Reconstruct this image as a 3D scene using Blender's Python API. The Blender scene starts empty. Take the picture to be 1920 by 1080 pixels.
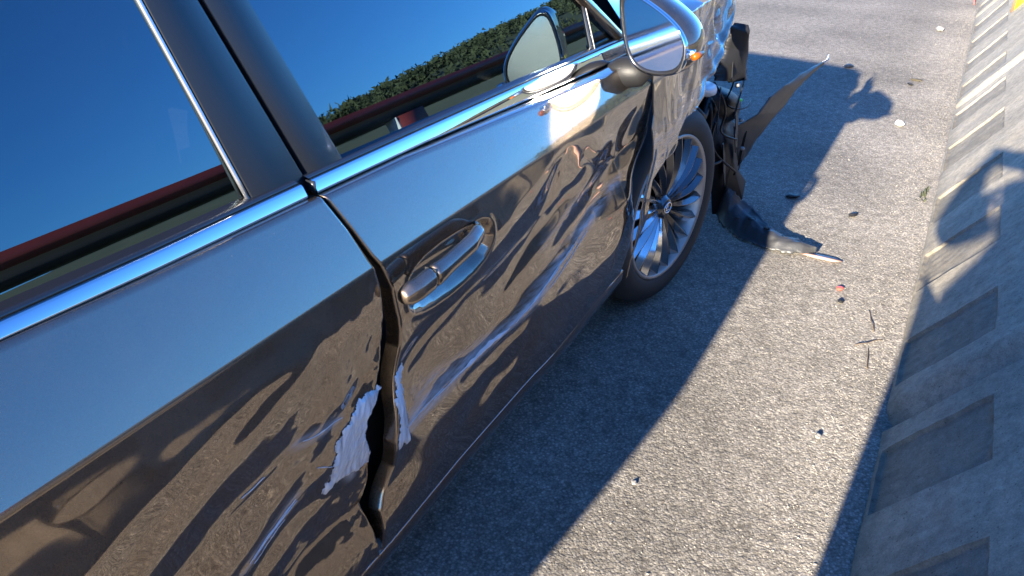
import bpy, bmesh, math, random
import numpy as np
from mathutils import Vector, Matrix, Euler

random.seed(7)
RNG = np.random.default_rng(7)
SC = bpy.context.scene
COL = SC.collection
R = math.radians

# ------------------------------------------------------------------ camera
CAM_POS = (-2.3965, -0.6735, 1.3786)
CAM_RIGHT = (0.475, -0.880, 0.021)
CAM_DOWN = (-0.418, -0.246, -0.875)
CAM_FWD = (0.775, 0.406, -0.484)
cam_data = bpy.data.cameras.new('camera')
cam_data.sensor_width = 36.0
cam_data.lens = 36.0 * 1538.5 / 1920.0
cam_data.clip_start = 0.02
cam_data.clip_end = 3000.0
cam = bpy.data.objects.new('camera', cam_data)
COL.objects.link(cam)
_f = Vector(CAM_FWD).normalized()
_r = Vector(CAM_RIGHT); _r = (_r - _f * _r.dot(_f)).normalized()
_u = _r.cross(_f)
cam.matrix_world = Matrix(((_r.x, _u.x, -_f.x, CAM_POS[0]), (_r.y, _u.y, -_f.y, CAM_POS[1]),
                           (_r.z, _u.z, -_f.z, CAM_POS[2]), (0, 0, 0, 1)))
SC.camera = cam

# ------------------------------------------------------------------ daylight
SUN_DIR = Vector((3.5, -0.25, -1.0)).normalized()      # the way the light travels
world = bpy.data.worlds.new('World')
SC.world = world
world.use_nodes = True
wn = world.node_tree.nodes
wl = world.node_tree.links
bg = wn['Background']
sky_tex = wn.new('ShaderNodeTexSky')
sky_tex.sky_type = 'NISHITA'
sky_tex.sun_disc = False
sky_tex.sun_elevation = math.asin(-SUN_DIR.z)
sky_tex.sun_rotation = math.atan2(-SUN_DIR.x, -SUN_DIR.y)
sky_tex.air_density = 1.0
sky_tex.dust_density = 0.0
sky_tex.ozone_density = 10.0
wl.new(sky_tex.outputs['Color'], bg.inputs['Color'])
bg.inputs['Strength'].default_value = 0.088
sun_data = bpy.data.lights.new('sun', 'SUN')
sun_data.energy = 4.7
sun_data.angle = R(0.53)
sun_data.color = (1.0, 0.885, 0.70)
sun = bpy.data.objects.new('sun', sun_data)
COL.objects.link(sun)
sun.rotation_euler = SUN_DIR.to_track_quat('-Z', 'Y').to_euler()
SC.view_settings.view_transform = 'Standard'
SC.view_settings.look = 'None'
SC.view_settings.exposure = 2.85
SC.view_settings.gamma = 1.0
SC.view_settings.use_curve_mapping = False
SC.cycles.use_denoising = True
SC.cycles.max_bounces = 10
SC.cycles.glossy_bounces = 8
SC.cycles.blur_glossy = 0.0
SC.cycles.use_guiding = True
SC.cycles.use_surface_guiding = True
SC.cycles.use_volume_guiding = False
SC.cycles.guiding_training_samples = 64
SC.cycles.surface_guiding_probability = 0.5
SC.cycles.sample_clamp_indirect = 0.0

# outlines of panels, dents and parts in metres (x along the car, z up; or x, y, z)
BANDS = [[(-1.53,0.82,-0.2),(-1.514,0.778,1.5),(-1.503,0.736,3.2),(-1.509,0.702,4.8)],[(-1.511,0.816,0.0),(-1.383,0.808,0.2),(-1.25,0.804,0.5),(-1.125,0.797,0.8)],[(-1.478,0.793,1.0),(-1.383,0.792,1.0),(-1.25,0.782,1.2),(-1.203,0.779,1.5)],[(-1.52,0.788,1.0),(-1.511,0.744,3.0),(-1.501,0.714,4.2)],[(-1.206,0.766,2.0),(-1.154,0.784,1.2),(-1.081,0.8,0.5),(-1.002,0.817,-0.2)],[(-1.223,0.754,2.5),(-1.171,0.757,2.5)],[(-1.216,0.718,-9.2),(-1.179,0.737,-9.9),(-1.116,0.75,-10.3),(-1.069,0.767,-11.0),(-1.0,0.792,-11.9),(-0.954,0.812,-12.6)],[(-1.497,0.681,-8.0),(-1.471,0.685,-8.0),(-1.424,0.678,-7.7),(-1.374,0.673,-7.6),(-1.328,0.685,-8.0)],[(-1.499,0.652,-6.9),(-1.486,0.662,-7.2)],[(-1.465,0.628,-15.0),(-1.397,0.645,-15.5),(-1.337,0.656,-15.8),(-1.264,0.66,-15.8),(-1.186,0.673,-16.2),(-1.112,0.685,-16.5),(-1.044,0.706,-17.2),(-0.995,0.741,-18.2),(-0.949,0.796,-19.8)],[(-1.264,0.669,-16.0),(-1.196,0.696,-16.8),(-1.114,0.713,-17.2),(-1.037,0.738,-18.0),(-0.972,0.776,-19.2)],[(-1.345,0.642,-15.2),(-1.247,0.647,-15.5),(-1.149,0.655,-15.8),(-1.062,0.665,-16.0),(-1.011,0.683,-16.5),(-0.976,0.714,-17.2)],[(-1.441,0.61,-5.3),(-1.345,0.623,-5.8),(-1.247,0.627,-6.0),(-1.148,0.63,-6.0),(-1.07,0.642,-6.5)],[(-1.414,0.585,-4.4),(-1.289,0.569,-3.8),(-1.183,0.559,-3.4),(-1.087,0.587,-4.4),(-1.048,0.617,-5.5)],[(-1.386,0.539,-2.7),(-1.273,0.513,-1.7),(-1.182,0.516,-1.8),(-1.105,0.547,-3.0)],[(-0.987,0.65,-6.9),(-0.947,0.693,-8.3),(-0.919,0.745,-10.3),(-0.912,0.784,-11.6)],[(-0.95,0.72,-9.2),(-0.845,0.721,-9.3),(-0.814,0.764,-10.9)],[(-1.478,0.571,10.2),(-1.416,0.544,11.2),(-1.356,0.518,12.5),(-1.29,0.497,13.2)],[(-1.106,0.569,10.2),(-1.047,0.6,9.0),(-0.962,0.623,8.0),(-0.859,0.649,6.8),(-0.772,0.656,6.5)],[(-1.065,0.554,-3.3),(-0.957,0.577,-4.1),(-0.84,0.596,-4.9),(-0.737,0.609,-5.3),(-0.628,0.636,-6.3),(-0.525,0.656,-7.0)],[(-0.902,0.703,-17.0),(-0.843,0.709,-17.2),(-0.757,0.724,-17.8),(-0.647,0.727,-17.8)],[(-0.796,0.645,-15.5),(-0.704,0.656,-15.8),(-0.576,0.673,-16.2)],[(-0.834,0.645,-6.6),(-0.685,0.632,-6.1),(-0.536,0.635,-6.3)],[(-1.513,0.56,10.8),(-1.446,0.531,11.8),(-1.372,0.492,13.5),(-1.264,0.476,14.2),(-1.142,0.469,14.5),(-1.038,0.476,14.2),(-0.979,0.502,13.0),(-0.88,0.52,12.2),(-0.795,0.555,10.8),(-0.672,0.56,10.5),(-0.517,0.556,10.8)],[(-1.264,0.451,-9.8),(-1.161,0.449,-9.8),(-1.058,0.455,-10.0),(-1.009,0.461,-10.2)],[(-1.307,0.443,1.1),(-1.218,0.437,1.4),(-1.11,0.431,1.6),(-1.024,0.43,1.6)],[(-1.341,0.443,1.1),(-1.264,0.432,1.5),(-1.14,0.419,2.0)],[(-0.952,0.465,0.1),(-0.873,0.469,0.0),(-0.77,0.477,-0.2),(-0.656,0.478,-0.4),(-0.516,0.48,-0.5),(-0.469,0.495,-1.0)],[(-0.945,0.449,0.9),(-0.802,0.422,1.9),(-0.656,0.399,3.0),(-0.533,0.412,2.4),(-0.473,0.442,1.1)],[(-0.402,0.371,-7.0),(-0.557,0.371,-7.0),(-0.721,0.391,-7.8),(-0.869,0.431,-9.2),(-0.962,0.446,-9.8),(-1.005,0.415,-8.8),(-1.097,0.398,-8.0),(-1.217,0.38,-7.5)],[(-0.41,0.331,-5.5),(-0.596,0.326,-5.2),(-0.789,0.327,-5.5),(-0.981,0.33,-5.5),(-1.136,0.325,-5.2)],[(-0.519,0.35,-6.2),(-0.754,0.376,-7.3),(-0.89,0.395,-8.0),(-0.987,0.395,-8.0),(-1.053,0.375,-7.3)],[(-0.431,0.446,-9.8),(-0.409,0.395,-8.0)],[(-1.05,0.333,6.0),(-1.105,0.333,6.0),(-1.157,0.329,6.2)],[(-1.033,0.822,-0.2),(-0.952,0.83,-0.8),(-0.886,0.828,-0.5),(-0.792,0.824,-0.5),(-0.723,0.824,-0.5)],[(-0.918,0.818,-12.9),(-0.832,0.799,-12.1),(-0.724,0.79,-11.8),(-0.624,0.788,-11.8),(-0.515,0.787,-11.6)],[(-0.846,0.797,-12.0),(-0.754,0.779,-11.4),(-0.638,0.772,-11.1),(-0.56,0.781,-11.5)],[(-0.452,0.731,3.5),(-0.451,0.763,2.2),(-0.435,0.777,1.5)],[(-1.944,0.779,0.0),(-1.879,0.781,0.0),(-1.833,0.785,-0.2),(-1.769,0.787,-0.2),(-1.728,0.79,-0.2)],[(-2.13,0.812,-1.2),(-2.064,0.814,-1.2),(-1.981,0.818,-1.5),(-1.898,0.821,-1.8),(-1.794,0.824,-1.8)],[(-2.134,0.8,-0.8),(-2.067,0.8,-0.8),(-2.0,0.806,-1.0)],[(-1.698,0.803,-0.8),(-1.649,0.813,-1.2),(-1.603,0.82,-1.5),(-1.556,0.81,-1.2)],[(-1.545,0.721,2.5),(-1.547,0.657,5.2),(-1.556,0.633,6.2)],[(-1.553,0.779,0.2),(-1.55,0.742,1.8)],[(-1.818,0.796,-0.5),(-1.765,0.791,-0.5),(-1.72,0.792,-0.5)],[(-2.126,0.755,-3.5),(-2.068,0.754,-3.2),(-2.01,0.766,-3.8),(-1.967,0.759,-3.5),(-1.909,0.77,-4.0),(-1.853,0.78,-4.5)],[(-2.088,0.724,-2.0),(-2.055,0.736,-2.5),(-2.002,0.753,-3.2),(-1.955,0.759,-3.5)],[(-2.06,0.707,-19.5),(-2.03,0.72,-19.8),(-1.979,0.734,-20.2),(-1.933,0.746,-20.5),(-1.878,0.761,-21.0),(-1.822,0.77,-21.2),(-1.773,0.769,-21.2)],[(-2.047,0.685,-18.8),(-2.003,0.706,-19.5),(-1.952,0.719,-19.8),(-1.899,0.737,-20.2),(-1.844,0.754,-20.8)],[(-2.021,0.653,-8.1),(-1.986,0.675,-8.8),(-1.938,0.693,-9.4),(-1.883,0.717,-10.3),(-1.827,0.736,-10.9),(-1.767,0.755,-11.8),(-1.715,0.769,-12.1)],[(-2.022,0.674,-8.8),(-1.988,0.693,-9.4),(-1.938,0.711,-10.0),(-1.887,0.732,-10.9)],[(-1.994,0.627,-18.5),(-1.945,0.648,-19.0),(-1.89,0.665,-19.2),(-1.83,0.69,-20.0),(-1.766,0.734,-21.0),(-1.709,0.762,-21.8)],[(-1.976,0.61,-18.0),(-1.926,0.628,-18.5),(-1.87,0.638,-18.8),(-1.813,0.652,-19.0),(-1.758,0.686,-19.8),(-1.708,0.723,-20.8)],[(-1.957,0.594,-17.8),(-1.907,0.615,-18.2),(-1.85,0.62,-18.2),(-1.789,0.623,-18.5),(-1.749,0.646,-19.0),(-1.714,0.679,-19.8)],[(-1.693,0.76,-11.8),(-1.69,0.733,-10.9),(-1.684,0.705,-9.8),(-1.679,0.671,-8.7)],[(-1.664,0.736,-10.9),(-1.654,0.697,-9.5),(-1.633,0.665,-8.6),(-1.626,0.637,-7.5)],[(-1.635,0.735,-10.9),(-1.619,0.699,-9.7),(-1.608,0.661,-8.3)],[(-1.573,0.763,-12.0),(-1.563,0.731,-10.9),(-1.573,0.7,-9.7)],[(-1.657,0.755,-11.8),(-1.618,0.742,-11.1),(-1.583,0.728,-10.6)],[(-1.944,0.575,-5.3),(-1.891,0.589,-5.8),(-1.845,0.587,-5.8),(-1.78,0.597,-6.0),(-1.737,0.618,-6.9)],[(-1.917,0.548,-4.3),(-1.858,0.56,-4.7),(-1.801,0.554,-4.6),(-1.744,0.568,-5.2)],[(-1.889,0.517,-3.2),(-1.836,0.52,-3.2)],[(-1.675,0.649,-19.0),(-1.657,0.634,-18.8),(-1.66,0.615,-18.2)],[(-1.639,0.617,6.8),(-1.613,0.612,7.0),(-1.595,0.626,6.5)],[(-1.718,0.613,-18.2),(-1.691,0.603,-18.0),(-1.663,0.585,-17.5)],[(-1.715,0.634,-7.5),(-1.68,0.613,-6.6),(-1.652,0.597,-6.0)],[(-1.667,0.559,-4.7),(-1.678,0.546,-4.3),(-1.69,0.534,-3.8)],[(-1.745,0.589,-17.8),(-1.732,0.587,-17.5),(-1.713,0.581,-17.5)],[(-1.76,0.581,-5.5),(-1.73,0.565,-4.9),(-1.707,0.556,-4.6)],[(-1.674,0.496,-15.8),(-1.658,0.455,-14.8),(-1.617,0.417,-14.0),(-1.57,0.407,-13.8)],[(-1.7,0.534,-16.5),(-1.713,0.51,-16.0),(-1.698,0.471,-15.2)],[(-1.667,0.472,-15.2),(-1.629,0.417,-14.0),(-1.578,0.389,-13.2)],[(-1.857,0.494,-15.5),(-1.802,0.51,-16.0),(-1.759,0.529,-16.2),(-1.727,0.551,-16.8),(-1.705,0.571,-17.2)],[(-1.844,0.473,-15.2),(-1.789,0.485,-15.5),(-1.748,0.505,-15.8),(-1.721,0.525,-16.2)],[(-1.792,0.435,-0.0),(-1.752,0.449,-0.6),(-1.711,0.453,-0.6),(-1.686,0.447,-0.4)],[(-1.772,0.407,-13.8),(-1.708,0.4,-13.5),(-1.643,0.389,-13.2),(-1.586,0.371,-13.0)],[(-1.741,0.382,-13.2),(-1.678,0.379,-13.2),(-1.634,0.369,-13.0)],[(-1.715,0.346,19.0),(-1.637,0.344,19.0),(-1.577,0.333,19.5)]]
REAR_EDGE = [(-1.6075,0.9434),(-1.5877,0.8902),(-1.5761,0.8437),(-1.5608,0.8016),(-1.5508,0.7421),(-1.552,0.6855),(-1.5603,0.6409),(-1.575,0.5888),(-1.5854,0.5537),(-1.5716,0.4893),(-1.5564,0.4436),(-1.5569,0.3846),(-1.5719,0.3544),(-1.5654,0.3047),(-1.5598,0.2765)]
FRONT_EDGE = [(-1.5949,0.9396),(-1.5763,0.8899),(-1.5617,0.8455),(-1.5221,0.7742),(-1.5036,0.708),(-1.4959,0.6539),(-1.5032,0.6168),(-1.5187,0.5518),(-1.5274,0.4797),(-1.5167,0.4369),(-1.5108,0.4085),(-1.5227,0.3566),(-1.54,0.3208),(-1.5371,0.2744)]
DOOR_FRONT = [(-0.3983,0.8531),(-0.3921,0.8247),(-0.3913,0.7551),(-0.3883,0.6898),(-0.4249,0.6348),(-0.4378,0.5793),(-0.4245,0.5133),(-0.3995,0.4805),(-0.3593,0.4246),(-0.3431,0.334),(-0.4238,0.3181)]
FENDER_REAR = [(-0.4279,0.8625),(-0.419,0.8338),(-0.4022,0.7541),(-0.4168,0.7228),(-0.388,0.6271),(-0.396,0.5845),(-0.4175,0.5307),(-0.4258,0.487),(-0.4089,0.4407),(-0.3906,0.3593)]
ARCH = [(0.3078,0.8393),(0.2164,0.7898),(0.1387,0.7563),(0.0028,0.6896),(-0.0922,0.6687),(-0.1637,0.6373),(-0.1694,0.5879),(-0.2528,0.5848),(-0.3439,0.5517),(-0.3481,0.4947),(-0.3267,0.438),(-0.359,0.3846),(-0.3838,0.3345),(-0.3825,0.2825)]
CUP = [(-1.4838,0.726),(-1.4869,0.7507),(-1.484,0.7721),(-1.4654,0.7884),(-1.4399,0.7975),(-1.3952,0.8014),(-1.3483,0.8009),(-1.3072,0.7989),(-1.2641,0.7944),(-1.2389,0.7838),(-1.2258,0.7672),(-1.2227,0.7456),(-1.2289,0.7224),(-1.2409,0.7041),(-1.273,0.687),(-1.3087,0.6802),(-1.3516,0.6767),(-1.4004,0.6792),(-1.4387,0.6878),(-1.4677,0.6998),(-1.4797,0.7135)]
FILLER = [(-1.5657,0.6183),(-1.5935,0.6194),(-1.6099,0.6177),(-1.622,0.6052),(-1.634,0.5927),(-1.6488,0.5782),(-1.6588,0.5518),(-1.6622,0.5114),(-1.6627,0.4853),(-1.6728,0.4891),(-1.6753,0.4778),(-1.6729,0.4668),(-1.6619,0.4555),(-1.6538,0.4692),(-1.6265,0.4655),(-1.5878,0.4487),(-1.5551,0.4422),(-1.5503,0.4621),(-1.5658,0.4921),(-1.5761,0.5087),(-1.5854,0.5331),(-1.5883,0.5612),(-1.5745,0.5862),(-1.558,0.6093)]
FILLER_F = [(-1.4829,0.6103),(-1.4984,0.6109),(-1.5081,0.6039),(-1.5133,0.5768),(-1.5243,0.5531),(-1.5142,0.524),(-1.5189,0.4952),(-1.5242,0.4757),(-1.5135,0.449),(-1.5002,0.4536),(-1.4783,0.4329),(-1.4742,0.4445),(-1.4846,0.49),(-1.4854,0.5275),(-1.4885,0.5744),(-1.4774,0.5983)]
SCR = [[(-1.283,0.4747),(-1.2235,0.4725),(-1.1605,0.4703),(-1.0956,0.4679)],[(-1.2635,0.4689),(-1.1819,0.47),(-1.1048,0.4678)],[(-1.3921,0.4757),(-1.3207,0.474),(-1.2635,0.472)],[(-1.4822,0.4768),(-1.4257,0.4806),(-1.357,0.4792)],[(-1.0701,0.4682),(-0.9738,0.4899),(-0.8711,0.5202),(-0.7584,0.5383)],[(-1.0468,0.4751),(-0.9234,0.5047),(-0.788,0.5372)],[(-0.9212,0.484),(-0.8129,0.5076),(-0.6957,0.5332)],[(-0.999,0.4893),(-0.8702,0.5132)]]
SCR_R = [[(-1.6476,0.6102),(-1.6867,0.617),(-1.7326,0.626)],[(-1.8042,0.6145),(-1.8251,0.6121),(-1.8491,0.611)],[(-1.7398,0.5138),(-1.7699,0.5013),(-1.8025,0.4964),(-1.8442,0.4806)],[(-1.7361,0.5064),(-1.7751,0.4974),(-1.817,0.4886)],[(-1.7499,0.5096),(-1.7889,0.4969),(-1.8357,0.4808)],[(-1.6589,0.5167),(-1.6779,0.5314),(-1.6967,0.5425)],[(-1.7623,0.4903),(-1.8052,0.4798),(-1.8333,0.4699)]]
SILL = [(-1.6639,0.2078),(-1.5959,0.2095),(-1.4957,0.2088),(-1.2594,0.2273),(-0.9343,0.2343),(-0.8125,0.2285),(-0.4782,0.2521),(-0.3048,0.2542)]
CHR_LO = [(-2.0791,0.9525),(-2.049,0.9519),(-1.8645,0.9448),(-1.6168,0.9412),(-1.3286,0.935),(-0.945,0.9151),(-0.6485,0.9026),(-0.4846,0.9)]
CHR_HI = [(-2.0717,0.9669),(-2.0413,0.9668),(-1.8559,0.9631),(-1.6219,0.9612),(-1.3199,0.9568),(-0.9377,0.9502),(-0.7033,0.9444),(-0.481,0.9397)]
WIN_R_BOT = [(-2.0241,0.9678),(-1.9046,0.9659),(-1.8333,0.9655),(-1.691,0.9616)]
WIN_F_BOT = [(-1.5119,0.9539),(-1.2873,0.9551),(-1.0101,0.953),(-0.6746,0.9491),(-0.4365,0.9449)]
PIL_R = [(-1.6936,0.9604),(-1.7377,1.2042),(-1.5954,0.9495),(-1.6623,1.194)]
PIL_F = [(-1.5807,0.95),(-1.6537,1.1929),(-1.5101,0.9572),(-1.5825,1.1832)]
DIV = [(-0.6142,1.0522),(-0.5935,0.9434),(-0.5727,1.0466)]
MIRROR = [(-0.5924,0.0058,1.0593),(-0.5916,0.0016,1.0252),(-0.5913,-0.0054,0.9909),(-0.592,-0.0166,0.9568),(-0.5936,-0.0297,0.9348),(-0.5975,-0.0519,0.9216),(-0.6044,-0.0865,0.9194),(-0.6114,-0.1194,0.9266),(-0.6157,-0.1381,0.9371),(-0.6183,-0.1462,0.9573),(-0.6198,-0.1469,0.984),(-0.6187,-0.1367,1.0052),(-0.6165,-0.1221,1.02),(-0.6122,-0.0969,1.0367),(-0.6067,-0.0665,1.0517),(-0.6016,-0.0388,1.0628),(-0.5977,-0.0178,1.0714),(-0.5944,-0.0014,1.0716)]
SPIKE_L = [(1.085,0.05,0.136),(0.934,0.045,0.274),(0.8,0.03,0.382),(0.875,0.0,0.393),(0.912,-0.03,0.414),(1.018,-0.05,0.465),(1.184,-0.07,0.479),(1.458,-0.08,0.464),(1.74,-0.09,0.442),(2.061,-0.1,0.409)]
SPIKE_R = [(1.081,0.04,0.14),(1.16,0.03,0.156),(1.138,0.0,0.237),(1.16,-0.03,0.3),(1.248,-0.05,0.335),(1.337,-0.06,0.352),(1.403,-0.08,0.397),(1.552,-0.09,0.413),(1.779,-0.1,0.418),(2.13,-0.1,0.39)]
LINER_T = [(0.83,0.057,0.16),(0.743,0.001,0.15),(0.751,-0.026,0.13),(0.786,-0.052,0.1),(0.793,-0.098,0.07),(0.719,-0.157,0.06),(0.671,-0.211,0.05),(0.645,-0.27,0.04),(0.677,-0.31,0.03),(0.657,-0.346,0.02),(0.636,-0.39,0.015)]
LINER_B = [(0.765,0.052,0.03),(0.727,0.023,0.02),(0.687,-0.011,0.015),(0.654,-0.044,0.01),(0.624,-0.082,0.01),(0.597,-0.132,0.01),(0.57,-0.188,0.01),(0.569,-0.241,0.01),(0.573,-0.3,0.01),(0.59,-0.347,0.01),(0.627,-0.391,0.01)]
FLAP = [(0.381,0.03,0.661),(0.38,0.02,0.72),(0.407,0.01,0.774),(0.401,0.0,0.837),(0.437,0.0,0.843),(0.481,-0.01,0.821),(0.511,-0.02,0.776),(0.589,-0.02,0.698),(0.65,-0.02,0.612),(0.488,-0.02,0.65),(0.47,0.0,0.64),(0.452,0.02,0.632)]
LAMP_BOX = [(0.501,0.04,0.595),(0.584,0.04,0.595),(0.721,0.04,0.558),(0.852,0.04,0.509),(0.934,0.04,0.455),(0.941,0.04,0.415),(0.923,0.04,0.376),(0.884,0.04,0.357),(0.713,0.04,0.408),(0.581,0.04,0.464),(0.503,0.04,0.536)]
GREENMARK = [(0.808,0.035,0.497),(0.877,0.035,0.476),(0.868,0.035,0.463),(0.799,0.035,0.484)]
WHITE_PIECE = [(0.137,0.0,0.682),(0.165,0.0,0.696),(0.237,0.0,0.694),(0.303,0.0,0.684),(0.333,0.0,0.649),(0.342,0.0,0.62),(0.283,0.0,0.623),(0.212,0.0,0.646)]
LINER_UP = [(0.423,0.06,0.573),(0.593,0.06,0.539),(0.973,0.06,0.334),(1.145,0.06,0.131),(0.969,0.022,0.15),(0.956,-0.02,0.11),(0.835,-0.042,0.08),(0.754,0.017,0.03),(0.736,0.048,0.03),(0.596,0.05,0.304)]
DEBRIS = [(1.162,-0.191,0.0),(1.088,-0.459,0.0),(0.29,-0.535,0.0),(0.387,-0.516,0.0),(0.601,-0.415,0.0),(5.591,-0.505,0.0),(3.688,-0.484,0.0),(3.817,-0.031,0.0),(2.553,-0.493,0.0),(3.533,-0.462,0.0),(1.498,-0.711,-0.0),(-0.903,-0.24,0.0),(-0.962,-0.247,0.0),(0.05,-0.674,0.0),(1.913,-0.511,0.0),(-0.497,-0.602,0.0)]
REFLECTOR = [(5.18,-0.97,0.291)]

# ------------------------------------------------------------------ helpers
def smooth(a, b, x):
    t = np.clip((np.asarray(x, float) - a) / (b - a), 0, 1)
    return t * t * (3 - 2 * t)

def noise(x, y, s, seed=0, octs=4):
    x = np.asarray(x, float); y = np.asarray(y, float)
    """smooth pseudo-random field in about -1..1"""
    g = np.random.default_rng(seed)
    out = np.zeros(np.broadcast(x, y).shape); amp = 1.0; tot = 0
    for o in range(octs):
        for k in range(5):
            a = g.uniform(0, 6.283); f = s * 2 ** o * g.uniform(.7, 1.4)
            out = out + amp * np.sin((x * math.cos(a) + y * math.sin(a)) * f * 6.283 + g.uniform(0, 6.283))
        tot += amp * 2.2; amp *= .55
    return out / tot

def link(o, parent=None):
    COL.objects.link(o)
    if parent is not None: o.parent = parent
    return o

def root(name, label, cat, loc=(0, 0, 0), group=None):
    o = link(bpy.data.objects.new(name, None))
    o.location = loc; o.empty_display_size = .1
    o['label'] = label; o['category'] = cat
    if group: o['group'] = group
    return o

def offset_of(parent):
    v = Vector((0, 0, 0))
    while parent is not None:
        v += parent.location; parent = parent.parent
    return v

def mesh(name, V, F, mat, parent=None, flat=False, loc=None, label=None, bevel=0):
    """one mesh object from world-space points"""
    V = np.asarray(V, float).reshape(-1, 3)
    off = np.array(offset_of(parent))
    if loc is not None: off = off + np.array(loc) - off
    me = bpy.data.meshes.new(name)
    me.from_pydata((V - off).tolist(), [], [tuple(int(i) for i in f) for f in F])
    for m in (mat if isinstance(mat, (list, tuple)) else [mat]): me.materials.append(m)
    bm = bmesh.new(); bm.from_mesh(me)
    bmesh.ops.recalc_face_normals(bm, faces=bm.faces)
    bm.to_mesh(me); bm.free()
    if not flat: me.polygons.foreach_set('use_smooth', [True] * len(me.polygons))
    o = bpy.data.objects.new(name, me)
    link(o, parent)
    if loc is not None and parent is None: o.location = loc
    if bevel:
        b = o.modifiers.new('bevel', 'BEVEL'); b.width = bevel; b.segments = 2; b.limit_method = 'ANGLE'
    if label: o['label'] = label
    return o

def tag(o, label=None, cat=None, group=None, kind=None):
    if label: o['label'] = label
    if cat: o['category'] = cat
    if group: o['group'] = group
    if kind: o['kind'] = kind
    return o

class MB:
    def __init__(s): s.V = []; s.F = []
    def add(s, V, F):
        n = len(s.V); s.V += [tuple(map(float, v)) for v in V]; s.F += [tuple(i + n for i in f) for f in F]; return s
    def grid(s, P, wrap_u=False, wrap_v=False):
        P = np.asarray(P, float); nu, nv = P.shape[:2]
        V, F = grid_vf(P, wrap_u, wrap_v); return s.add(V, F)
    def box(s, lo, hi):
        (a, b, c), (d, e, f) = lo, hi
        return s.add([(a, b, c), (d, b, c), (d, e, c), (a, e, c), (a, b, f), (d, b, f), (d, e, f), (a, e, f)],
                     [(0, 3, 2, 1), (4, 5, 6, 7), (0, 1, 5, 4), (1, 2, 6, 5), (2, 3, 7, 6), (3, 0, 4, 7)])
    def tube(s, pts, rad, n=8, caps=True, flat_k=1.0):
        pts = [Vector(p) for p in pts]; rings = []
        rad = rad if isinstance(rad, (list, tuple)) else [rad] * len(pts)
        up = None
        for i, p in enumerate(pts):
            t = (pts[min(i + 1, len(pts) - 1)] - pts[max(i - 1, 0)]).normalized()
            if up is None: up = t.orthogonal().normalized()
            up = (up - t * up.dot(t)).normalized(); w = t.cross(up)
            rings.append([p + (up * math.cos(6.2832 * k / n) + w * math.sin(6.2832 * k / n) * flat_k) * rad[i] for k in range(n)])
        V, F = grid_vf(np.array([[tuple(q) for q in r] for r in rings]), False, True)
        if caps: F += [tuple(range(n))[::-1], tuple(range((len(pts) - 1) * n, len(pts) * n))]
        return s.add(V, F)
    def prism(s, poly, d):
        """polygon of 3-D points pushed along d"""
        n = len(poly); d = np.asarray(d, float); poly = np.asarray(poly, float)
        V = np.vstack([poly, poly + d])
        F = [tuple(range(n)), tuple(range(2 * n - 1, n - 1, -1))] + [(i, (i + 1) % n, n + (i + 1) % n, n + i) for i in range(n)]
        return s.add(V, F)
    def build(s, name, mat, parent=None, **k): return mesh(name, s.V, s.F, mat, parent, **k)

def grid_vf(P, wrap_u=False, wrap_v=False):
    nu, nv = P.shape[:2]
    V = P.reshape(-1, 3)
    F = []
    for i in range(nu if wrap_u else nu - 1):
        i2 = (i + 1) % nu
        for j in range(nv if wrap_v else nv - 1):
            j2 = (j + 1) % nv
            F.append((i * nv + j, i2 * nv + j, i2 * nv + j2, i * nv + j2))
    return V, F

def poly_dist(px, pz, poly):
    """signed distance to a closed polygon (negative inside), arrays"""
    poly = np.asarray(poly, float); n = len(poly)
    d2 = np.full(px.shape, 1e9); ins = np.zeros(px.shape, bool); near = np.zeros(px.shape + (2,))
    for i in range(n):
        a = poly[i]; b = poly[(i + 1) % n]; e = b - a
        t = np.clip(((px - a[0]) * e[0] + (pz - a[1]) * e[1]) / (e @ e + 1e-12), 0, 1)
        qx = a[0] + t * e[0]; qz = a[1] + t * e[1]
        d = (px - qx) ** 2 + (pz - qz) ** 2
        m = d < d2; d2 = np.where(m, d, d2); near[m] = np.stack([qx, qz], -1)[m]
        if a[1] != b[1]:
            c = ((a[1] > pz) != (b[1] > pz)) & (px < (b[0] - a[0]) * (pz - a[1]) / (b[1] - a[1]) + a[0])
            ins ^= c
    return np.where(ins, -1, 1) * np.sqrt(d2), near

def curve_of(pts):
    """x as a function of z (or y of x) through points, smoothed"""
    a = np.array(sorted([(q, p) for p, q in pts]))
    return lambda z: np.interp(z, a[:, 0], a[:, 1])

def fx(pts):
    a = np.array(sorted(pts))
    return lambda x: np.interp(x, a[:, 0], a[:, 1])

# ------------------------------------------------------------------ materials
def new_mat(name):
    m = bpy.data.materials.new(name); m.use_nodes = True
    nt = m.node_tree; p = nt.nodes['Principled BSDF']
    return m, nt, p

def N(nt, t, **k):
    n = nt.nodes.new(t)
    for a, v in k.items():
        if a in n.inputs: n.inputs[a].default_value = v
        else: setattr(n, a, v)
    return n

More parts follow.
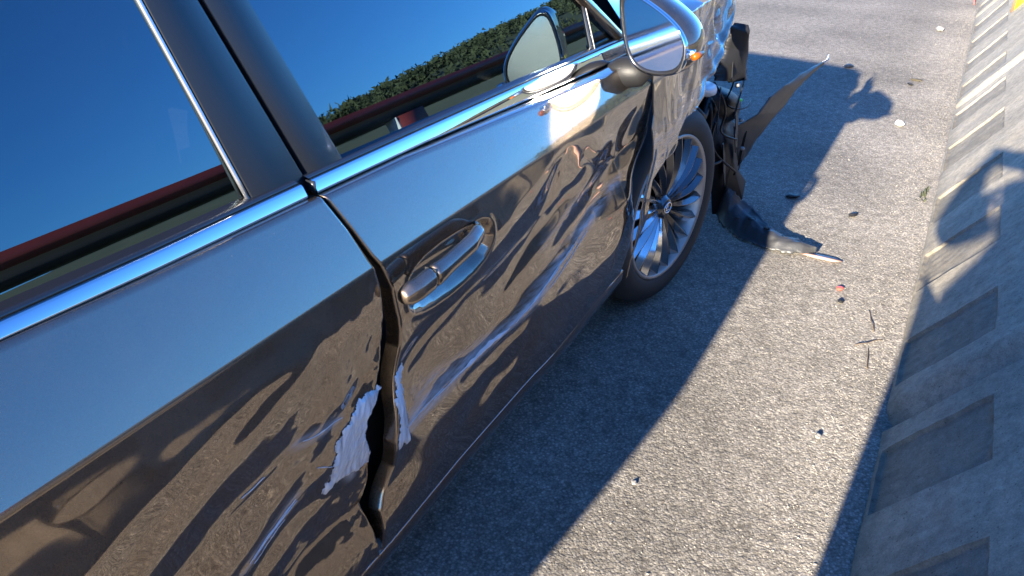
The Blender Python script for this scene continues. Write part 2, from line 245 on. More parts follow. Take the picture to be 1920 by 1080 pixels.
def simple(name, col, rough=.5, metal=0., coat=0., bump=0., bscale=200., spec=.5, var=0., vscale=8., coat_r=.02):
    m, nt, p = new_mat(name)
    p.inputs['Base Color'].default_value = (*col, 1)
    p.inputs['Roughness'].default_value = rough; p.inputs['Metallic'].default_value = metal
    p.inputs['Coat Weight'].default_value = coat; p.inputs['Coat Roughness'].default_value = coat_r
    p.inputs['Specular IOR Level'].default_value = spec
    tc = N(nt, 'ShaderNodeTexCoord')
    if var:
        t = N(nt, 'ShaderNodeTexNoise'); t.inputs['Scale'].default_value = vscale; t.inputs['Detail'].default_value = 6
        nt.links.new(tc.outputs['Object'], t.inputs['Vector'])
        mx = N(nt, 'ShaderNodeMix', data_type='RGBA')
        mx.inputs[6].default_value = (*[c * (1 - var) for c in col], 1); mx.inputs[7].default_value = (*[min(1, c * (1 + var)) for c in col], 1)
        nt.links.new(t.outputs['Fac'], mx.inputs[0]); nt.links.new(mx.outputs[2], p.inputs['Base Color'])
    if bump:
        t = N(nt, 'ShaderNodeTexNoise'); t.inputs['Scale'].default_value = bscale; t.inputs['Detail'].default_value = 4
        nt.links.new(tc.outputs['Object'], t.inputs['Vector'])
        b = N(nt, 'ShaderNodeBump'); b.inputs['Strength'].default_value = bump; b.inputs['Distance'].default_value = .002
        nt.links.new(t.outputs['Fac'], b.inputs['Height']); nt.links.new(b.outputs['Normal'], p.inputs['Normal'])
    return m

def paint_mat():
    m, nt, p = new_mat('brown_metallic_paint')
    tc = N(nt, 'ShaderNodeTexCoord')
    fl = N(nt, 'ShaderNodeTexVoronoi'); fl.inputs['Scale'].default_value = 1800
    nt.links.new(tc.outputs['Object'], fl.inputs['Vector'])
    p.inputs['Base Color'].default_value = (.185, .145, .115, 1); p.inputs['Metallic'].default_value = 1
    p.inputs['Roughness'].default_value = .05
    p.inputs['Coat Weight'].default_value = 1; p.inputs['Coat Roughness'].default_value = .004; p.inputs['Coat IOR'].default_value = 1.5
    p2 = N(nt, 'ShaderNodeBsdfPrincipled')
    p2.inputs['Base Color'].default_value = (.35, .265, .20, 1); p2.inputs['Metallic'].default_value = 1; p2.inputs['Roughness'].default_value = .46
    p2.inputs['Coat Weight'].default_value = 1; p2.inputs['Coat Roughness'].default_value = .004
    mr = N(nt, 'ShaderNodeMapRange'); mr.inputs['To Min'].default_value = .16; mr.inputs['To Max'].default_value = .33
    nt.links.new(fl.outputs['Color'], mr.inputs['Value'])
    mx = N(nt, 'ShaderNodeMixShader'); nt.links.new(mr.outputs['Result'], mx.inputs['Fac'])
    nt.links.new(p.outputs['BSDF'], mx.inputs[1]); nt.links.new(p2.outputs['BSDF'], mx.inputs[2])
    # road dust: pale, rough, in loose clouds
    d = N(nt, 'ShaderNodeBsdfDiffuse'); d.inputs['Color'].default_value = (.30, .26, .22, 1)
    n1 = N(nt, 'ShaderNodeTexNoise'); n1.inputs['Scale'].default_value = 5; n1.inputs['Detail'].default_value = 8; n1.inputs['Roughness'].default_value = .65
    nt.links.new(tc.outputs['Object'], n1.inputs['Vector'])
    r1 = N(nt, 'ShaderNodeMapRange'); r1.inputs['From Min'].default_value = .45; r1.inputs['From Max'].default_value = .8; r1.inputs['To Max'].default_value = .07
    nt.links.new(n1.outputs['Fac'], r1.inputs['Value'])
    # small specks stuck on the paint
    vs = N(nt, 'ShaderNodeTexVoronoi'); vs.inputs['Scale'].default_value = 24; nt.links.new(tc.outputs['Object'], vs.inputs['Vector'])
    rs = N(nt, 'ShaderNodeMapRange'); rs.inputs['From Min'].default_value = .035; rs.inputs['From Max'].default_value = .02; rs.inputs['To Max'].default_value = .35
    nt.links.new(vs.outputs['Distance'], rs.inputs['Value'])
    ad = N(nt, 'ShaderNodeMath', operation='MAXIMUM'); nt.links.new(r1.outputs['Result'], ad.inputs[0]); nt.links.new(rs.outputs['Result'], ad.inputs[1])
    mx2 = N(nt, 'ShaderNodeMixShader'); nt.links.new(ad.outputs[0], mx2.inputs['Fac'])
    nt.links.new(mx.outputs[0], mx2.inputs[1]); nt.links.new(d.outputs[0], mx2.inputs[2])
    # scuffs (painted where the panels were scraped): attribute 'scuff'
    at = N(nt, 'ShaderNodeAttribute', attribute_name='scuff')
    n2 = N(nt, 'ShaderNodeTexNoise'); n2.inputs['Scale'].default_value = 60; n2.inputs['Detail'].default_value = 8; n2.inputs['Roughness'].default_value = .7
    mp = N(nt, 'ShaderNodeMapping'); mp.inputs['Scale'].default_value = (.12, 1, 1); nt.links.new(tc.outputs['Object'], mp.inputs['Vector']); nt.links.new(mp.outputs[0], n2.inputs['Vector'])
    r2 = N(nt, 'ShaderNodeMapRange'); r2.inputs['From Min'].default_value = .38; r2.inputs['From Max'].default_value = .62
    nt.links.new(n2.outputs['Fac'], r2.inputs['Value'])
    mu = N(nt, 'ShaderNodeMath', operation='MULTIPLY'); nt.links.new(r2.outputs['Result'], mu.inputs[0]); nt.links.new(at.outputs['Fac'], mu.inputs[1])
    p3 = N(nt, 'ShaderNodeBsdfPrincipled'); p3.inputs['Base Color'].default_value = (.42, .41, .42, 1); p3.inputs['Roughness'].default_value = .55
    mx3 = N(nt, 'ShaderNodeMixShader'); nt.links.new(mu.outputs[0], mx3.inputs['Fac'])
    nt.links.new(mx2.outputs[0], mx3.inputs[1]); nt.links.new(p3.outputs[0], mx3.inputs[2])
    nt.links.new(mx3.outputs[0], nt.nodes['Material Output'].inputs['Surface'])
    return m

def glass_mat(name, tint, ior=2.1, dust=.012):
    m = bpy.data.materials.new(name); m.use_nodes = True; nt = m.node_tree; nt.nodes.clear()
    o = N(nt, 'ShaderNodeOutputMaterial'); fr = N(nt, 'ShaderNodeFresnel'); fr.inputs['IOR'].default_value = ior
    tr = N(nt, 'ShaderNodeBsdfTransparent'); tr.inputs['Color'].default_value = (*tint, 1)
    gl = N(nt, 'ShaderNodeBsdfGlossy'); gl.inputs['Roughness'].default_value = .0; gl.inputs['Color'].default_value = (.62, .86, 1, 1)
    mx = N(nt, 'ShaderNodeMixShader'); nt.links.new(fr.outputs[0], mx.inputs[0]); nt.links.new(tr.outputs[0], mx.inputs[1]); nt.links.new(gl.outputs[0], mx.inputs[2])
    df = N(nt, 'ShaderNodeBsdfDiffuse'); df.inputs['Color'].default_value = (.4, .38, .34, 1)
    tc = N(nt, 'ShaderNodeTexCoord'); n1 = N(nt, 'ShaderNodeTexNoise'); n1.inputs['Scale'].default_value = 6; n1.inputs['Detail'].default_value = 8
    nt.links.new(tc.outputs['Object'], n1.inputs['Vector'])
    r1 = N(nt, 'ShaderNodeMapRange'); r1.inputs['From Min'].default_value = .4; r1.inputs['From Max'].default_value = .8; r1.inputs['To Max'].default_value = dust
    nt.links.new(n1.outputs['Fac'], r1.inputs['Value'])
    m2 = N(nt, 'ShaderNodeMixShader'); nt.links.new(r1.outputs[0], m2.inputs[0]); nt.links.new(mx.outputs[0], m2.inputs[1]); nt.links.new(df.outputs[0], m2.inputs[2])
    nt.links.new(m2.outputs[0], o.inputs['Surface'])
    return m

def asphalt_mat():
    m, nt, p = new_mat('asphalt')
    tc = N(nt, 'ShaderNodeTexCoord')
    def vor(s, feat='F1'):
        v = N(nt, 'ShaderNodeTexVoronoi'); v.inputs['Scale'].default_value = s; v.feature = feat
        nt.links.new(tc.outputs['Object'], v.inputs['Vector']); return v
    def noi(s, d=5):
        v = N(nt, 'ShaderNodeTexNoise'); v.inputs['Scale'].default_value = s; v.inputs['Detail'].default_value = d
        nt.links.new(tc.outputs['Object'], v.inputs['Vector']); return v
    v1 = vor(165); v2 = vor(330); n1 = noi(1.3, 6); n2 = noi(22, 6)
    ramp = N(nt, 'ShaderNodeValToRGB'); cr = ramp.color_ramp
    cr.elements[0].position = 0; cr.elements[0].color = (.15, .134, .113, 1)
    cr.elements[1].position = 1; cr.elements[1].color = (.33, .30, .258, 1)
    e = cr.elements.new(.55); e.color = (.205, .187, .162, 1); e = cr.elements.new(.82); e.color = (.245, .223, .19, 1)
    sp = N(nt, 'ShaderNodeSeparateColor'); nt.links.new(v1.outputs['Color'], sp.inputs[0])
    nt.links.new(sp.outputs[0], ramp.inputs[0])
    # binder between the stones is darker
    r = N(nt, 'ShaderNodeMapRange'); r.inputs['From Min'].default_value = .25; r.inputs['From Max'].default_value = .7; r.inputs['To Min'].default_value = 1.06; r.inputs['To Max'].default_value = .68
    nt.links.new(v1.outputs['Distance'], r.inputs['Value'])
    r2 = N(nt, 'ShaderNodeMapRange'); r2.inputs['From Min'].default_value = .3; r2.inputs['From Max'].default_value = .7; r2.inputs['To Min'].default_value = .68; r2.inputs['To Max'].default_value = 1.1
    nt.links.new(n1.outputs['Fac'], r2.inputs['Value'])
    r3 = N(nt, 'ShaderNodeMapRange'); r3.inputs['From Min'].default_value = .3; r3.inputs['From Max'].default_value = .7; r3.inputs['To Min'].default_value = .78; r3.inputs['To Max'].default_value = 1.2
    nt.links.new(n2.outputs['Fac'], r3.inputs['Value'])
    # paler, stonier strip of grit along the foot of the wall
    sx = N(nt, 'ShaderNodeSeparateXYZ'); nt.links.new(tc.outputs['Object'], sx.inputs[0])
    rg = N(nt, 'ShaderNodeMapRange'); rg.inputs['From Min'].default_value = -.30; rg.inputs['From Max'].default_value = -.62; rg.inputs['To Min'].default_value = 1; rg.inputs['To Max'].default_value = 1.3
    nt.links.new(sx.outputs[1], rg.inputs['Value'])
    mul = None; prev = r
    for q in (r2, r3, rg):
        a = N(nt, 'ShaderNodeMath', operation='MULTIPLY'); nt.links.new(prev.outputs[0], a.inputs[0]); nt.links.new(q.outputs[0], a.inputs[1]); prev = a
    vm = N(nt, 'ShaderNodeVectorMath', operation='SCALE'); nt.links.new(ramp.outputs[0], vm.inputs[0]); nt.links.new(prev.outputs[0], vm.inputs['Scale'])
    nt.links.new(vm.outputs[0], p.inputs['Base Color'])
    p.inputs['Roughness'].default_value = .85; p.inputs['Specular IOR Level'].default_value = .15
    h = N(nt, 'ShaderNodeMath', operation='MULTIPLY_ADD'); h.inputs[1].default_value = -1; h.inputs[2].default_value = 1
    nt.links.new(v1.outputs['Distance'], h.inputs[0])
    h2 = N(nt, 'ShaderNodeMath', operation='MULTIPLY_ADD'); h2.inputs[1].default_value = -.5
    nt.links.new(v2.outputs['Distance'], h2.inputs[0]); nt.links.new(h.outputs[0], h2.inputs[2])
    h3 = N(nt, 'ShaderNodeMath', operation='MULTIPLY_ADD'); h3.inputs[1].default_value = 1.2
    nt.links.new(n2.outputs['Fac'], h3.inputs[0]); nt.links.new(h2.outputs[0], h3.inputs[2])
    v3 = vor(62); h4 = N(nt, 'ShaderNodeMath', operation='MULTIPLY_ADD'); h4.inputs[1].default_value = -.9
    nt.links.new(v3.outputs['Distance'], h4.inputs[0]); nt.links.new(h3.outputs[0], h4.inputs[2]); h3 = h4
    b = N(nt, 'ShaderNodeBump'); b.inputs['Strength'].default_value = .5; b.inputs['Distance'].default_value = .0024
    nt.links.new(h3.outputs[0], b.inputs['Height']); nt.links.new(b.outputs['Normal'], p.inputs['Normal'])
    return m

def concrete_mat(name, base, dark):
    m, nt, p = new_mat(name)
    tc = N(nt, 'ShaderNodeTexCoord')
    def noi(s, d=6, r=.6, sc=None):
        v = N(nt, 'ShaderNodeTexNoise'); v.inputs['Scale'].default_value = s; v.inputs['Detail'].default_value = d; v.inputs['Roughness'].default_value = r
        if sc:
            mp = N(nt, 'ShaderNodeMapping'); mp.inputs['Scale'].default_value = sc; nt.links.new(tc.outputs['Object'], mp.inputs[0]); nt.links.new(mp.outputs[0], v.inputs['Vector'])
        else: nt.links.new(tc.outputs['Object'], v.inputs['Vector'])
        return v
    a = noi(3, 8, .65); bb = noi(40, 5); c = noi(260, 3); st = noi(5, 6, .6, (2.2, .35, .35))
    mx = N(nt, 'ShaderNodeMix', data_type='RGBA'); mx.inputs[6].default_value = (*dark, 1); mx.inputs[7].default_value = (*base, 1)
    r = N(nt, 'ShaderNodeMapRange'); r.inputs['From Min'].default_value = .32; r.inputs['From Max'].default_value = .66
    av = N(nt, 'ShaderNodeMath', operation='MULTIPLY_ADD'); av.inputs[1].default_value = .5; nt.links.new(a.outputs['Fac'], av.inputs[0])
    hf = N(nt, 'ShaderNodeMath', operation='MULTIPLY'); hf.inputs[1].default_value = .5; nt.links.new(st.outputs['Fac'], hf.inputs[0]); nt.links.new(hf.outputs[0], av.inputs[2])
    nt.links.new(av.outputs[0], r.inputs['Value']); nt.links.new(r.outputs[0], mx.inputs[0])
    r2 = N(nt, 'ShaderNodeMapRange'); r2.inputs['From Min'].default_value = .3; r2.inputs['From Max'].default_value = .7; r2.inputs['To Min'].default_value = .72; r2.inputs['To Max'].default_value = 1.15
    nt.links.new(bb.outputs['Fac'], r2.inputs['Value'])
    r4 = N(nt, 'ShaderNodeMapRange'); r4.inputs['From Min'].default_value = .3; r4.inputs['From Max'].default_value = .7; r4.inputs['To Min'].default_value = .75; r4.inputs['To Max'].default_value = 1.15
    nt.links.new(c.outputs['Fac'], r4.inputs['Value'])
    m2 = N(nt, 'ShaderNodeMath', operation='MULTIPLY'); nt.links.new(r2.outputs[0], m2.inputs[0]); nt.links.new(r4.outputs[0], m2.inputs[1])
    po = N(nt, 'ShaderNodeTexVoronoi'); po.inputs['Scale'].default_value = 55; nt.links.new(tc.outputs['Object'], po.inputs['Vector'])
    rp = N(nt, 'ShaderNodeMapRange'); rp.inputs['From Min'].default_value = .07; rp.inputs['From Max'].default_value = .14; rp.inputs['To Min'].default_value = .45
    nt.links.new(po.outputs['Distance'], rp.inputs['Value'])
    sz = N(nt, 'ShaderNodeSeparateXYZ'); nt.links.new(tc.outputs['Object'], sz.inputs[0])
    zn = N(nt, 'ShaderNodeMath', operation='MULTIPLY_ADD'); zn.inputs[1].default_value = -.09; nt.links.new(a.outputs['Fac'], zn.inputs[0]); nt.links.new(sz.outputs[2], zn.inputs[2])
    rz_ = N(nt, 'ShaderNodeMapRange'); rz_.inputs['From Min'].default_value = -.055; rz_.inputs['From Max'].default_value = .02; rz_.inputs['To Min'].default_value = .62
    nt.links.new(zn.outputs[0], rz_.inputs['Value'])
    m3 = N(nt, 'ShaderNodeMath', operation='MULTIPLY'); nt.links.new(m2.outputs[0], m3.inputs[0]); nt.links.new(rp.outputs[0], m3.inputs[1])
    m4 = N(nt, 'ShaderNodeMath', operation='MULTIPLY'); nt.links.new(m3.outputs[0], m4.inputs[0]); nt.links.new(rz_.outputs[0], m4.inputs[1])
    vm = N(nt, 'ShaderNodeVectorMath', operation='SCALE'); nt.links.new(mx.outputs[2], vm.inputs[0]); nt.links.new(m4.outputs[0], vm.inputs['Scale'])
    nt.links.new(vm.outputs[0], p.inputs['Base Color'])
    p.inputs['Roughness'].default_value = .85; p.inputs['Specular IOR Level'].default_value = .25
    ad = N(nt, 'ShaderNodeMath', operation='ADD'); nt.links.new(bb.outputs['Fac'], ad.inputs[0]); nt.links.new(c.outputs['Fac'], ad.inputs[1])
    b = N(nt, 'ShaderNodeBump'); b.inputs['Strength'].default_value = .35; b.inputs['Distance'].default_value = .002
    nt.links.new(ad.outputs[0], b.inputs['Height']); nt.links.new(b.outputs['Normal'], p.inputs['Normal'])
    return m

PAINT = paint_mat()
CHROME = simple('chrome', (.78, .78, .8), .03, 1)
SATIN = simple('satin_black_trim', (.010, .011, .014), .26, 0, spec=.45)
GLOSSB = simple('gloss_black_trim', (.01, .01, .011), .2, 0, coat=.6, coat_r=.25)
PLASTIC = simple('black_plastic', (.010, .010, .011), .5, bump=.25, bscale=300, spec=.3)
PLASTIC2 = simple('dusty_black_plastic', (.022, .023, .026), .5, bump=.4, bscale=90, var=.5, vscale=14)
RUBBER = simple('tyre_rubber', (.018, .018, .018), .7, bump=.2, bscale=120, var=.4, vscale=20)
ALLOY = simple('machined_alloy', (.55, .55, .56), .16, 1)
BARREL = simple('dusty_rim_barrel', (.34, .31, .28), .42, .55, var=.25, vscale=12)
ALLOYD = simple('grey_painted_alloy', (.10, .10, .11), .22, .9, coat=.5)
DARK = simple('dark_cavity', (.012, .012, .013), .8)
GLASS = glass_mat('tinted_glass', (.035, .04, .045))
GLASSF = glass_mat('windscreen_glass', (.12, .13, .13))
MIRRORM = simple('mirror_glass', (.93, .93, .94), .08, 1)
def filler_mat():
    m, nt, p = new_mat('torn_filler'); tc = N(nt, 'ShaderNodeTexCoord')
    mp = N(nt, 'ShaderNodeMapping'); mp.inputs['Rotation'].default_value = (0, .35, 0); mp.inputs['Scale'].default_value = (1.6, .3, .12)
    nt.links.new(tc.outputs['Object'], mp.inputs[0])
    n = N(nt, 'ShaderNodeTexNoise'); n.inputs['Scale'].default_value = 70; n.inputs['Detail'].default_value = 8; n.inputs['Roughness'].default_value = .6
    nt.links.new(mp.outputs[0], n.inputs['Vector'])
    r = N(nt, 'ShaderNodeValToRGB'); c = r.color_ramp; c.elements[0].position = .28; c.elements[0].color = (.10, .09, .085, 1); c.elements[1].position = .66; c.elements[1].color = (.62, .62, .63, 1)
    q = c.elements.new(.37); q.color = (.30, .29, .30, 1); q = c.elements.new(.47); q.color = (.46, .46, .48, 1)
    nt.links.new(n.outputs['Fac'], r.inputs[0]); nt.links.new(r.outputs[0], p.inputs['Base Color']); p.inputs['Roughness'].default_value = .6
    bp = N(nt, 'ShaderNodeBump'); bp.inputs['Strength'].default_value = .5; bp.inputs['Distance'].default_value = .002
    nt.links.new(n.outputs['Fac'], bp.inputs['Height']); nt.links.new(bp.outputs['Normal'], p.inputs['Normal'])
    return m
FILLER_M = filler_mat()
SCRATCH = simple('bare_scratch', (.55, .55, .57), .5, var=.3, vscale=40)
SEATM = simple('seat_leather', (.05, .045, .04), .5)
ASPHALT = asphalt_mat()
CONC = concrete_mat('concrete', (.36, .32, .25), (.22, .195, .155))
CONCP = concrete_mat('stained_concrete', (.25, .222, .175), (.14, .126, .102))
AMBER = simple('amber_lens', (.20, .05, .003), .3, spec=.3)
WHITEP = simple('white_plastic', (.55, .57, .6), .35)
GREEN = simple('green_paint', (.05, .55, .08), .5)
YELLOW = simple('yellow_reflective', (.85, .78, .02), .4)
BROWNP = simple('brown_frame', (.20, .12, .06), .5)
REDM = simple('red_plastic', (.5, .07, .05), .4)
PINKM = simple('pale_red_plastic', (.42, .25, .20), .5)
STONEM = simple('stone', (.2, .19, .18), .8, var=.4, vscale=30)

# ================================================================== SETTING
def quad_sheet(name, x0, x1, y0, y1, z, mat, nx=1, ny=1):
    xs = np.linspace(x0, x1, nx + 1); ys = np.linspace(y0, y1, ny + 1)
    P = np.stack(np.meshgrid(xs, ys, indexing='ij') + [np.full((nx + 1, ny + 1), z)], -1)
    return MB().grid(P).build(name, mat)

GRASS = simple('dry_grass', (.10, .10, .035), .9, var=.6, vscale=.35)
WOODM = simple('wood_green', (.040, .050, .020), .9, var=.7, vscale=.15)
o = MB().grid(np.stack(np.meshgrid(np.linspace(-1500, 1500, 5), np.linspace(-1500, 1500, 5), indexing='ij') + [np.full((5, 5), -.06)], -1)).build('ground', GRASS); o['kind'] = 'structure'
o = quad_sheet('road', -80, 160, -.80, 9.5, 0.0, ASPHALT); o['kind'] = 'structure'

# grassy bank that rises beyond the wall, then a wooded hill
xs = np.linspace(-60, 300, 100); ys = np.concatenate([np.linspace(-1.6, -40, 20), np.linspace(-46, -90, 6)])
X, Y = np.meshgrid(xs, ys, indexing='ij')
Z = -.05 + .115 * np.maximum(0, -Y - 2.2) + .12 * noise(X, Y, .09, 3)*smooth(2, 8, -Y)
o = MB().grid(np.stack([X, Y, Z], -1)).build('bank', GRASS); o['kind'] = 'structure'
xs = np.linspace(-250, 1600, 120); ys = np.linspace(-90, -420, 14)
X, Y = np.meshgrid(xs, ys, indexing='ij')
def hill_z(X, Y): return 9 + (11 + 2 * noise(X, Y * 0, .0022, 9, 3) + .080 * X) * smooth(90, 330, -Y)
o = MB().grid(np.stack([X, Y, hill_z(X, Y)], -1)).build('hill', WOODM); o['kind'] = 'structure'
# wood on the hill: many tree-sized clumps as one mass
b = MB()
ico = bmesh.new(); bmesh.ops.create_icosphere(ico, subdivisions=1, radius=1)
iv = np.array([v.co[:] for v in ico.verts]); ifc = [tuple(v.index for v in f.verts) for f in ico.faces]; ico.free()
for k in range(2600):
    x = random.uniform(240, 1500); y = -random.choice([random.uniform(100, 330), random.uniform(280, 330)])
    s = random.uniform(2.2, 4.6) 
    z = float(hill_z(np.array(x), np.array(y))) + s * .5
    nl = 46; c = RNG.normal(0, 1, (nl, 3)); c /= np.linalg.norm(c, axis=1, keepdims=True); c *= RNG.uniform(.55, 1.05, (nl, 1)) * (s * .9, s * .9, s * RNG.uniform(.9, 1.5)); c += (x, y, z)
    tri = RNG.normal(0, .30 * s, (nl, 3, 3)) + c[:, None, :]
    b.add(tri.reshape(-1, 3), [(3 * i, 3 * i + 1, 3 * i + 2) for i in range(nl)])
o = b.build('wood', WOODM, flat=True); o['kind'] = 'stuff'; o['label'] = 'dark green wood along the hill crest'

# red girder of an overpass along the bank (seen mirrored in the car windows)
REDB = simple('red_girder_paint', (.16, .026, .026), .5, var=.25, vscale=.8)
DKST = simple('dark_steel', (.02, .02, .022), .7)
WHT = simple('white_letter_paint', (.6, .6, .6), .5)
gz = 4.55
br = root('footbridge', 'long red girder bridge with dark underside on red piers above the grassy bank', 'bridge', (20, -28, 0))
MB().box((-70, -28.6, gz), (130, -28.0, gz + .62)).build('girder', REDB, br)
MB().box((-70, -29.6, gz - .55), (130, -28.25, gz)).build('underside', DKST, br)
for x in (6.0, 33.0, 62., 95.):
    q = MB().box((x, -28.9, 2.4), (x + 2.6, -28.15, gz - .55)).build('pier', REDB, br)
    MB().box((x - .10, -28.95, 2.4), (x, -28.1, gz - .55)).build('pier_edge', WHT, q)

# ------------------------------------------------------------------ concrete wall
WY = -.742; WS = .921; cs, sn = math.cos(WS), math.sin(WS)
def wp(x, s, h=0.):
    """point on the sloped wall face: x along, s up the slope, h out of it"""
    return (x, WY - s * cs + h * sn, s * sn + h * cs)
wall = root('concrete_wall', 'sloped concrete roadside wall with recessed panels along the foot', 'wall', (0, -1.0, 0))
joints = [-7.5, -3.6, -.392, 3.02, 6.35, 9.7, 13.0, 16.4, 20, 24, 30, 40, 60, 90]
panels = [(-4.9, .28), (-4.2, .28), (-3.1, .28), (-2.45, .28), (-1.75, .28), (-1.27, .27), (-.757, .265), (-.175, .285), (.47, .33), (1.12, .33), (1.83, .38), (2.56, .33), (3.25, .36), (3.98, .36), (4.75, .4), (5.5, .4), (6.6, .42), (7.4, .42), (8.2, .42), (8.95, .42), (9.9, .42), (10.7, .45), (11.5, .45), (12.2, .45)]
def noisy_line(a, b, step): return np.linspace(a, b, max(2, int(round((b - a) / step)) + 1))
for ji in range(len(joints) - 1):
    xa, xb = joints[ji] + .006, joints[ji + 1] - .006
    near = xb > -3 and xa < 14
    step = .02 if (xa < 4 and xb > -2.) else (.06 if near else 1.5)
    pans = [(a, a + w) for a, w in panels if a > xa + .05 and a + w < xb - .05]
    edges = sorted(set([xa, xb] + [v for a, c in pans for v in (a, c, a - .006, c + .006)] + [xa + .04, xa + .09, xa + .115]))
    xs = np.concatenate([noisy_line(edges[i], edges[i + 1], step)[:-1] for i in range(len(edges) - 1)] + [[xb]])
    S0, S1 = .022, .337
    sl = [-.04, 0, .010, S0 - .006, S0] + list(noisy_line(S0, S1, .02 if step < .05 else .1)[1:]) + [S1 + .006, .36, .40, .45, .50]
    sl = np.array(sl)
    Xg, Sg = np.meshgrid(xs, sl, indexing='ij')
    H = .0022 * noise(Xg, Sg, 3.1, 5) + .0011 * noise(Xg, Sg, 14, 6)
    H = H - .04 * np.clip(1 - (Xg - xa) / .115, 0, 1) ** 1.3 * (1 if ji != 2 else 1.0) + .010 * smooth(.04, .13, Xg - xa) * (1 - smooth(.1, .35, Xg - xa)) * smooth(-.01, .06, Sg)
    H -= .010 * np.clip((.010 - Sg) / .012, 0, 1)
    hole = np.zeros_like(Xg, bool)
    P = np.zeros(Xg.shape + (3,))
    P[..., 0] = Xg; P[..., 1] = WY - Sg * cs + H * sn; P[..., 2] = Sg * sn + H * cs
    V, F = grid_vf(P)
    nv = len(sl); keep = []
    for f in F:
        i, j = divmod(f[0], nv)
        xm = (xs[i] + xs[i + 1]) / 2; sm = (sl[j] + sl[j + 1]) / 2
        if S0 < sm < S1 and any(a < xm < c for a, c in pans): continue
        keep.append(f)
    mb = MB(); mb.add(V, keep)
    # upper steep face, top and back of the wall, and the two ends
    mb.grid(np.array([[(x, WY - .5 * cs, .5 * sn), (x, WY - .5 * cs - .03, .83), (x, WY - .5 * cs - .06, .86), (x, WY - .5 * cs - .26, .86), (x, WY - .5 * cs - .34, -.05)] for x in (xa, (xa + xb) / 2, xb)]))
    for x in (xa, xb):
        hx = -.04 if x == xa else 0
        prof = [(x, WY + .04 * cs + hx * sn, -.04 + hx * cs), (x, WY - .5 * cs + hx * sn, .5 * sn + hx * cs), (x, WY - .5 * cs - .03, .83), (x, WY - .5 * cs - .06, .86), (x, WY - .5 * cs - .26, .86), (x, WY - .5 * cs - .34, -.05)]
        mb.add(prof, [tuple(range(6))])
    blk = mb.build('wall_block', CONC, wall)
    for (a, c) in pans:
        # recessed panel with chipped rims
        st = .012 if step < .05 else .05
        px = np.concatenate([[a, a], noisy_line(a, c, st)[0:], [c, c]]); ps = np.concatenate([[S0, S0], noisy_line(S0, S1, st), [S1, S1]])
        px[1] = a + .004; px[2] = a + .008; px[-3] = c - .008; px[-2] = c - .004
        ps[1] = S0 + .004; ps[2] = S0 + .008; ps[-3] = S1 - .008; ps[-2] = S1 - .004
        PX, PS = np.meshgrid(px, ps, indexing='ij')
        dep = np.minimum.reduce([PX - a, c - PX, PS - S0, S1 - PS])
        wob = .004 * noise(PX, PS, 9, int(abs(a) * 100) + 3)
        HH = .0022 * noise(PX, PS, 3.1, 5) + .0011 * noise(PX, PS, 14, 6) + .010 * smooth(.04, .13, PX - xa) * (1 - smooth(.1, .35, PX - xa)) * smooth(-.01, .06, PS)
        HH = HH - .010 * smooth(.0005, .0085, dep + np.where(dep > .0, wob * (dep < .02), 0)) + .0012 * noise(PX, PS, 22, 8) * (dep > .004)
        PP = np.zeros(PX.shape + (3,)); PP[..., 0] = PX; PP[..., 1] = WY - PS * cs + HH * sn; PP[..., 2] = PS * sn + HH * cs
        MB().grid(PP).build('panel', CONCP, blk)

# yellow reflector fixed on the wall
rf = root('road_reflector', 'yellow reflector in a brown frame fixed to the concrete wall', 'reflector', wp(5.1, .40, 0))
MB().box((5.02, -1.16, .285), (5.06, -.955, .53)).build('backing_plate', BROWNP, rf)
MB().box((5.005, -1.14, .305), (5.019, -.975, .51)).build('reflective_face', YELLOW, rf)
MB().box((5.06, -1.10, .33), (5.12, -1.02, .42)).build('bracket', BROWNP, rf)

# ================================================================== CAR
car = root('car', 'dark brown sedan with scraped dented doors and a torn off front corner', 'car', (-1.45, .93, 0))
W2 = .93                                              # half width: centre line of the car at y = W2
def zc(x): return .829 + .008 * (x + 2.1) / 1.5       # shoulder crease
sill = fx([(-4, .205)] + SILL + [(.5, .26)])
chr_lo = fx([(-3.4, .985)] + CHR_LO + [(-.2, .895)])
chr_hi = fx([(-3.4, 1.0)] + CHR_HI + [(-.2, .93)])
SEGS = []
for L in BANDS:
    for i in range(len(L) - 1): SEGS.append(L[i] + L[i + 1])
SEGS = np.array(SEGS)
DENT_A, DENT_B = .05, 4e-6
def tilt_field(x, z):
    """how far (degrees) the dented side panel leans, from the dents drawn along its scrapes"""
    num = np.full(x.shape, -4.0) * (1 / .30) ** 3.6; den = np.full(x.shape, (1 / .30) ** 3.6)
    for (ax, az, at, bx, bz, bt) in SEGS:
        ex, ez = (bx - ax) * .55, bz - az
        t = np.clip(((x - ax) * .55 * ex + (z - az) * ez) / (ex * ex + ez * ez + 1e-9), 0, 1)
        dx = (x - ax) * .55 - t * ex; dz = z - az - t * ez
        w = (np.sqrt(dx * dx + dz * dz) + .0030) ** -3.6
        num += w * (at + (bt - at) * t); den += w
    return num / den

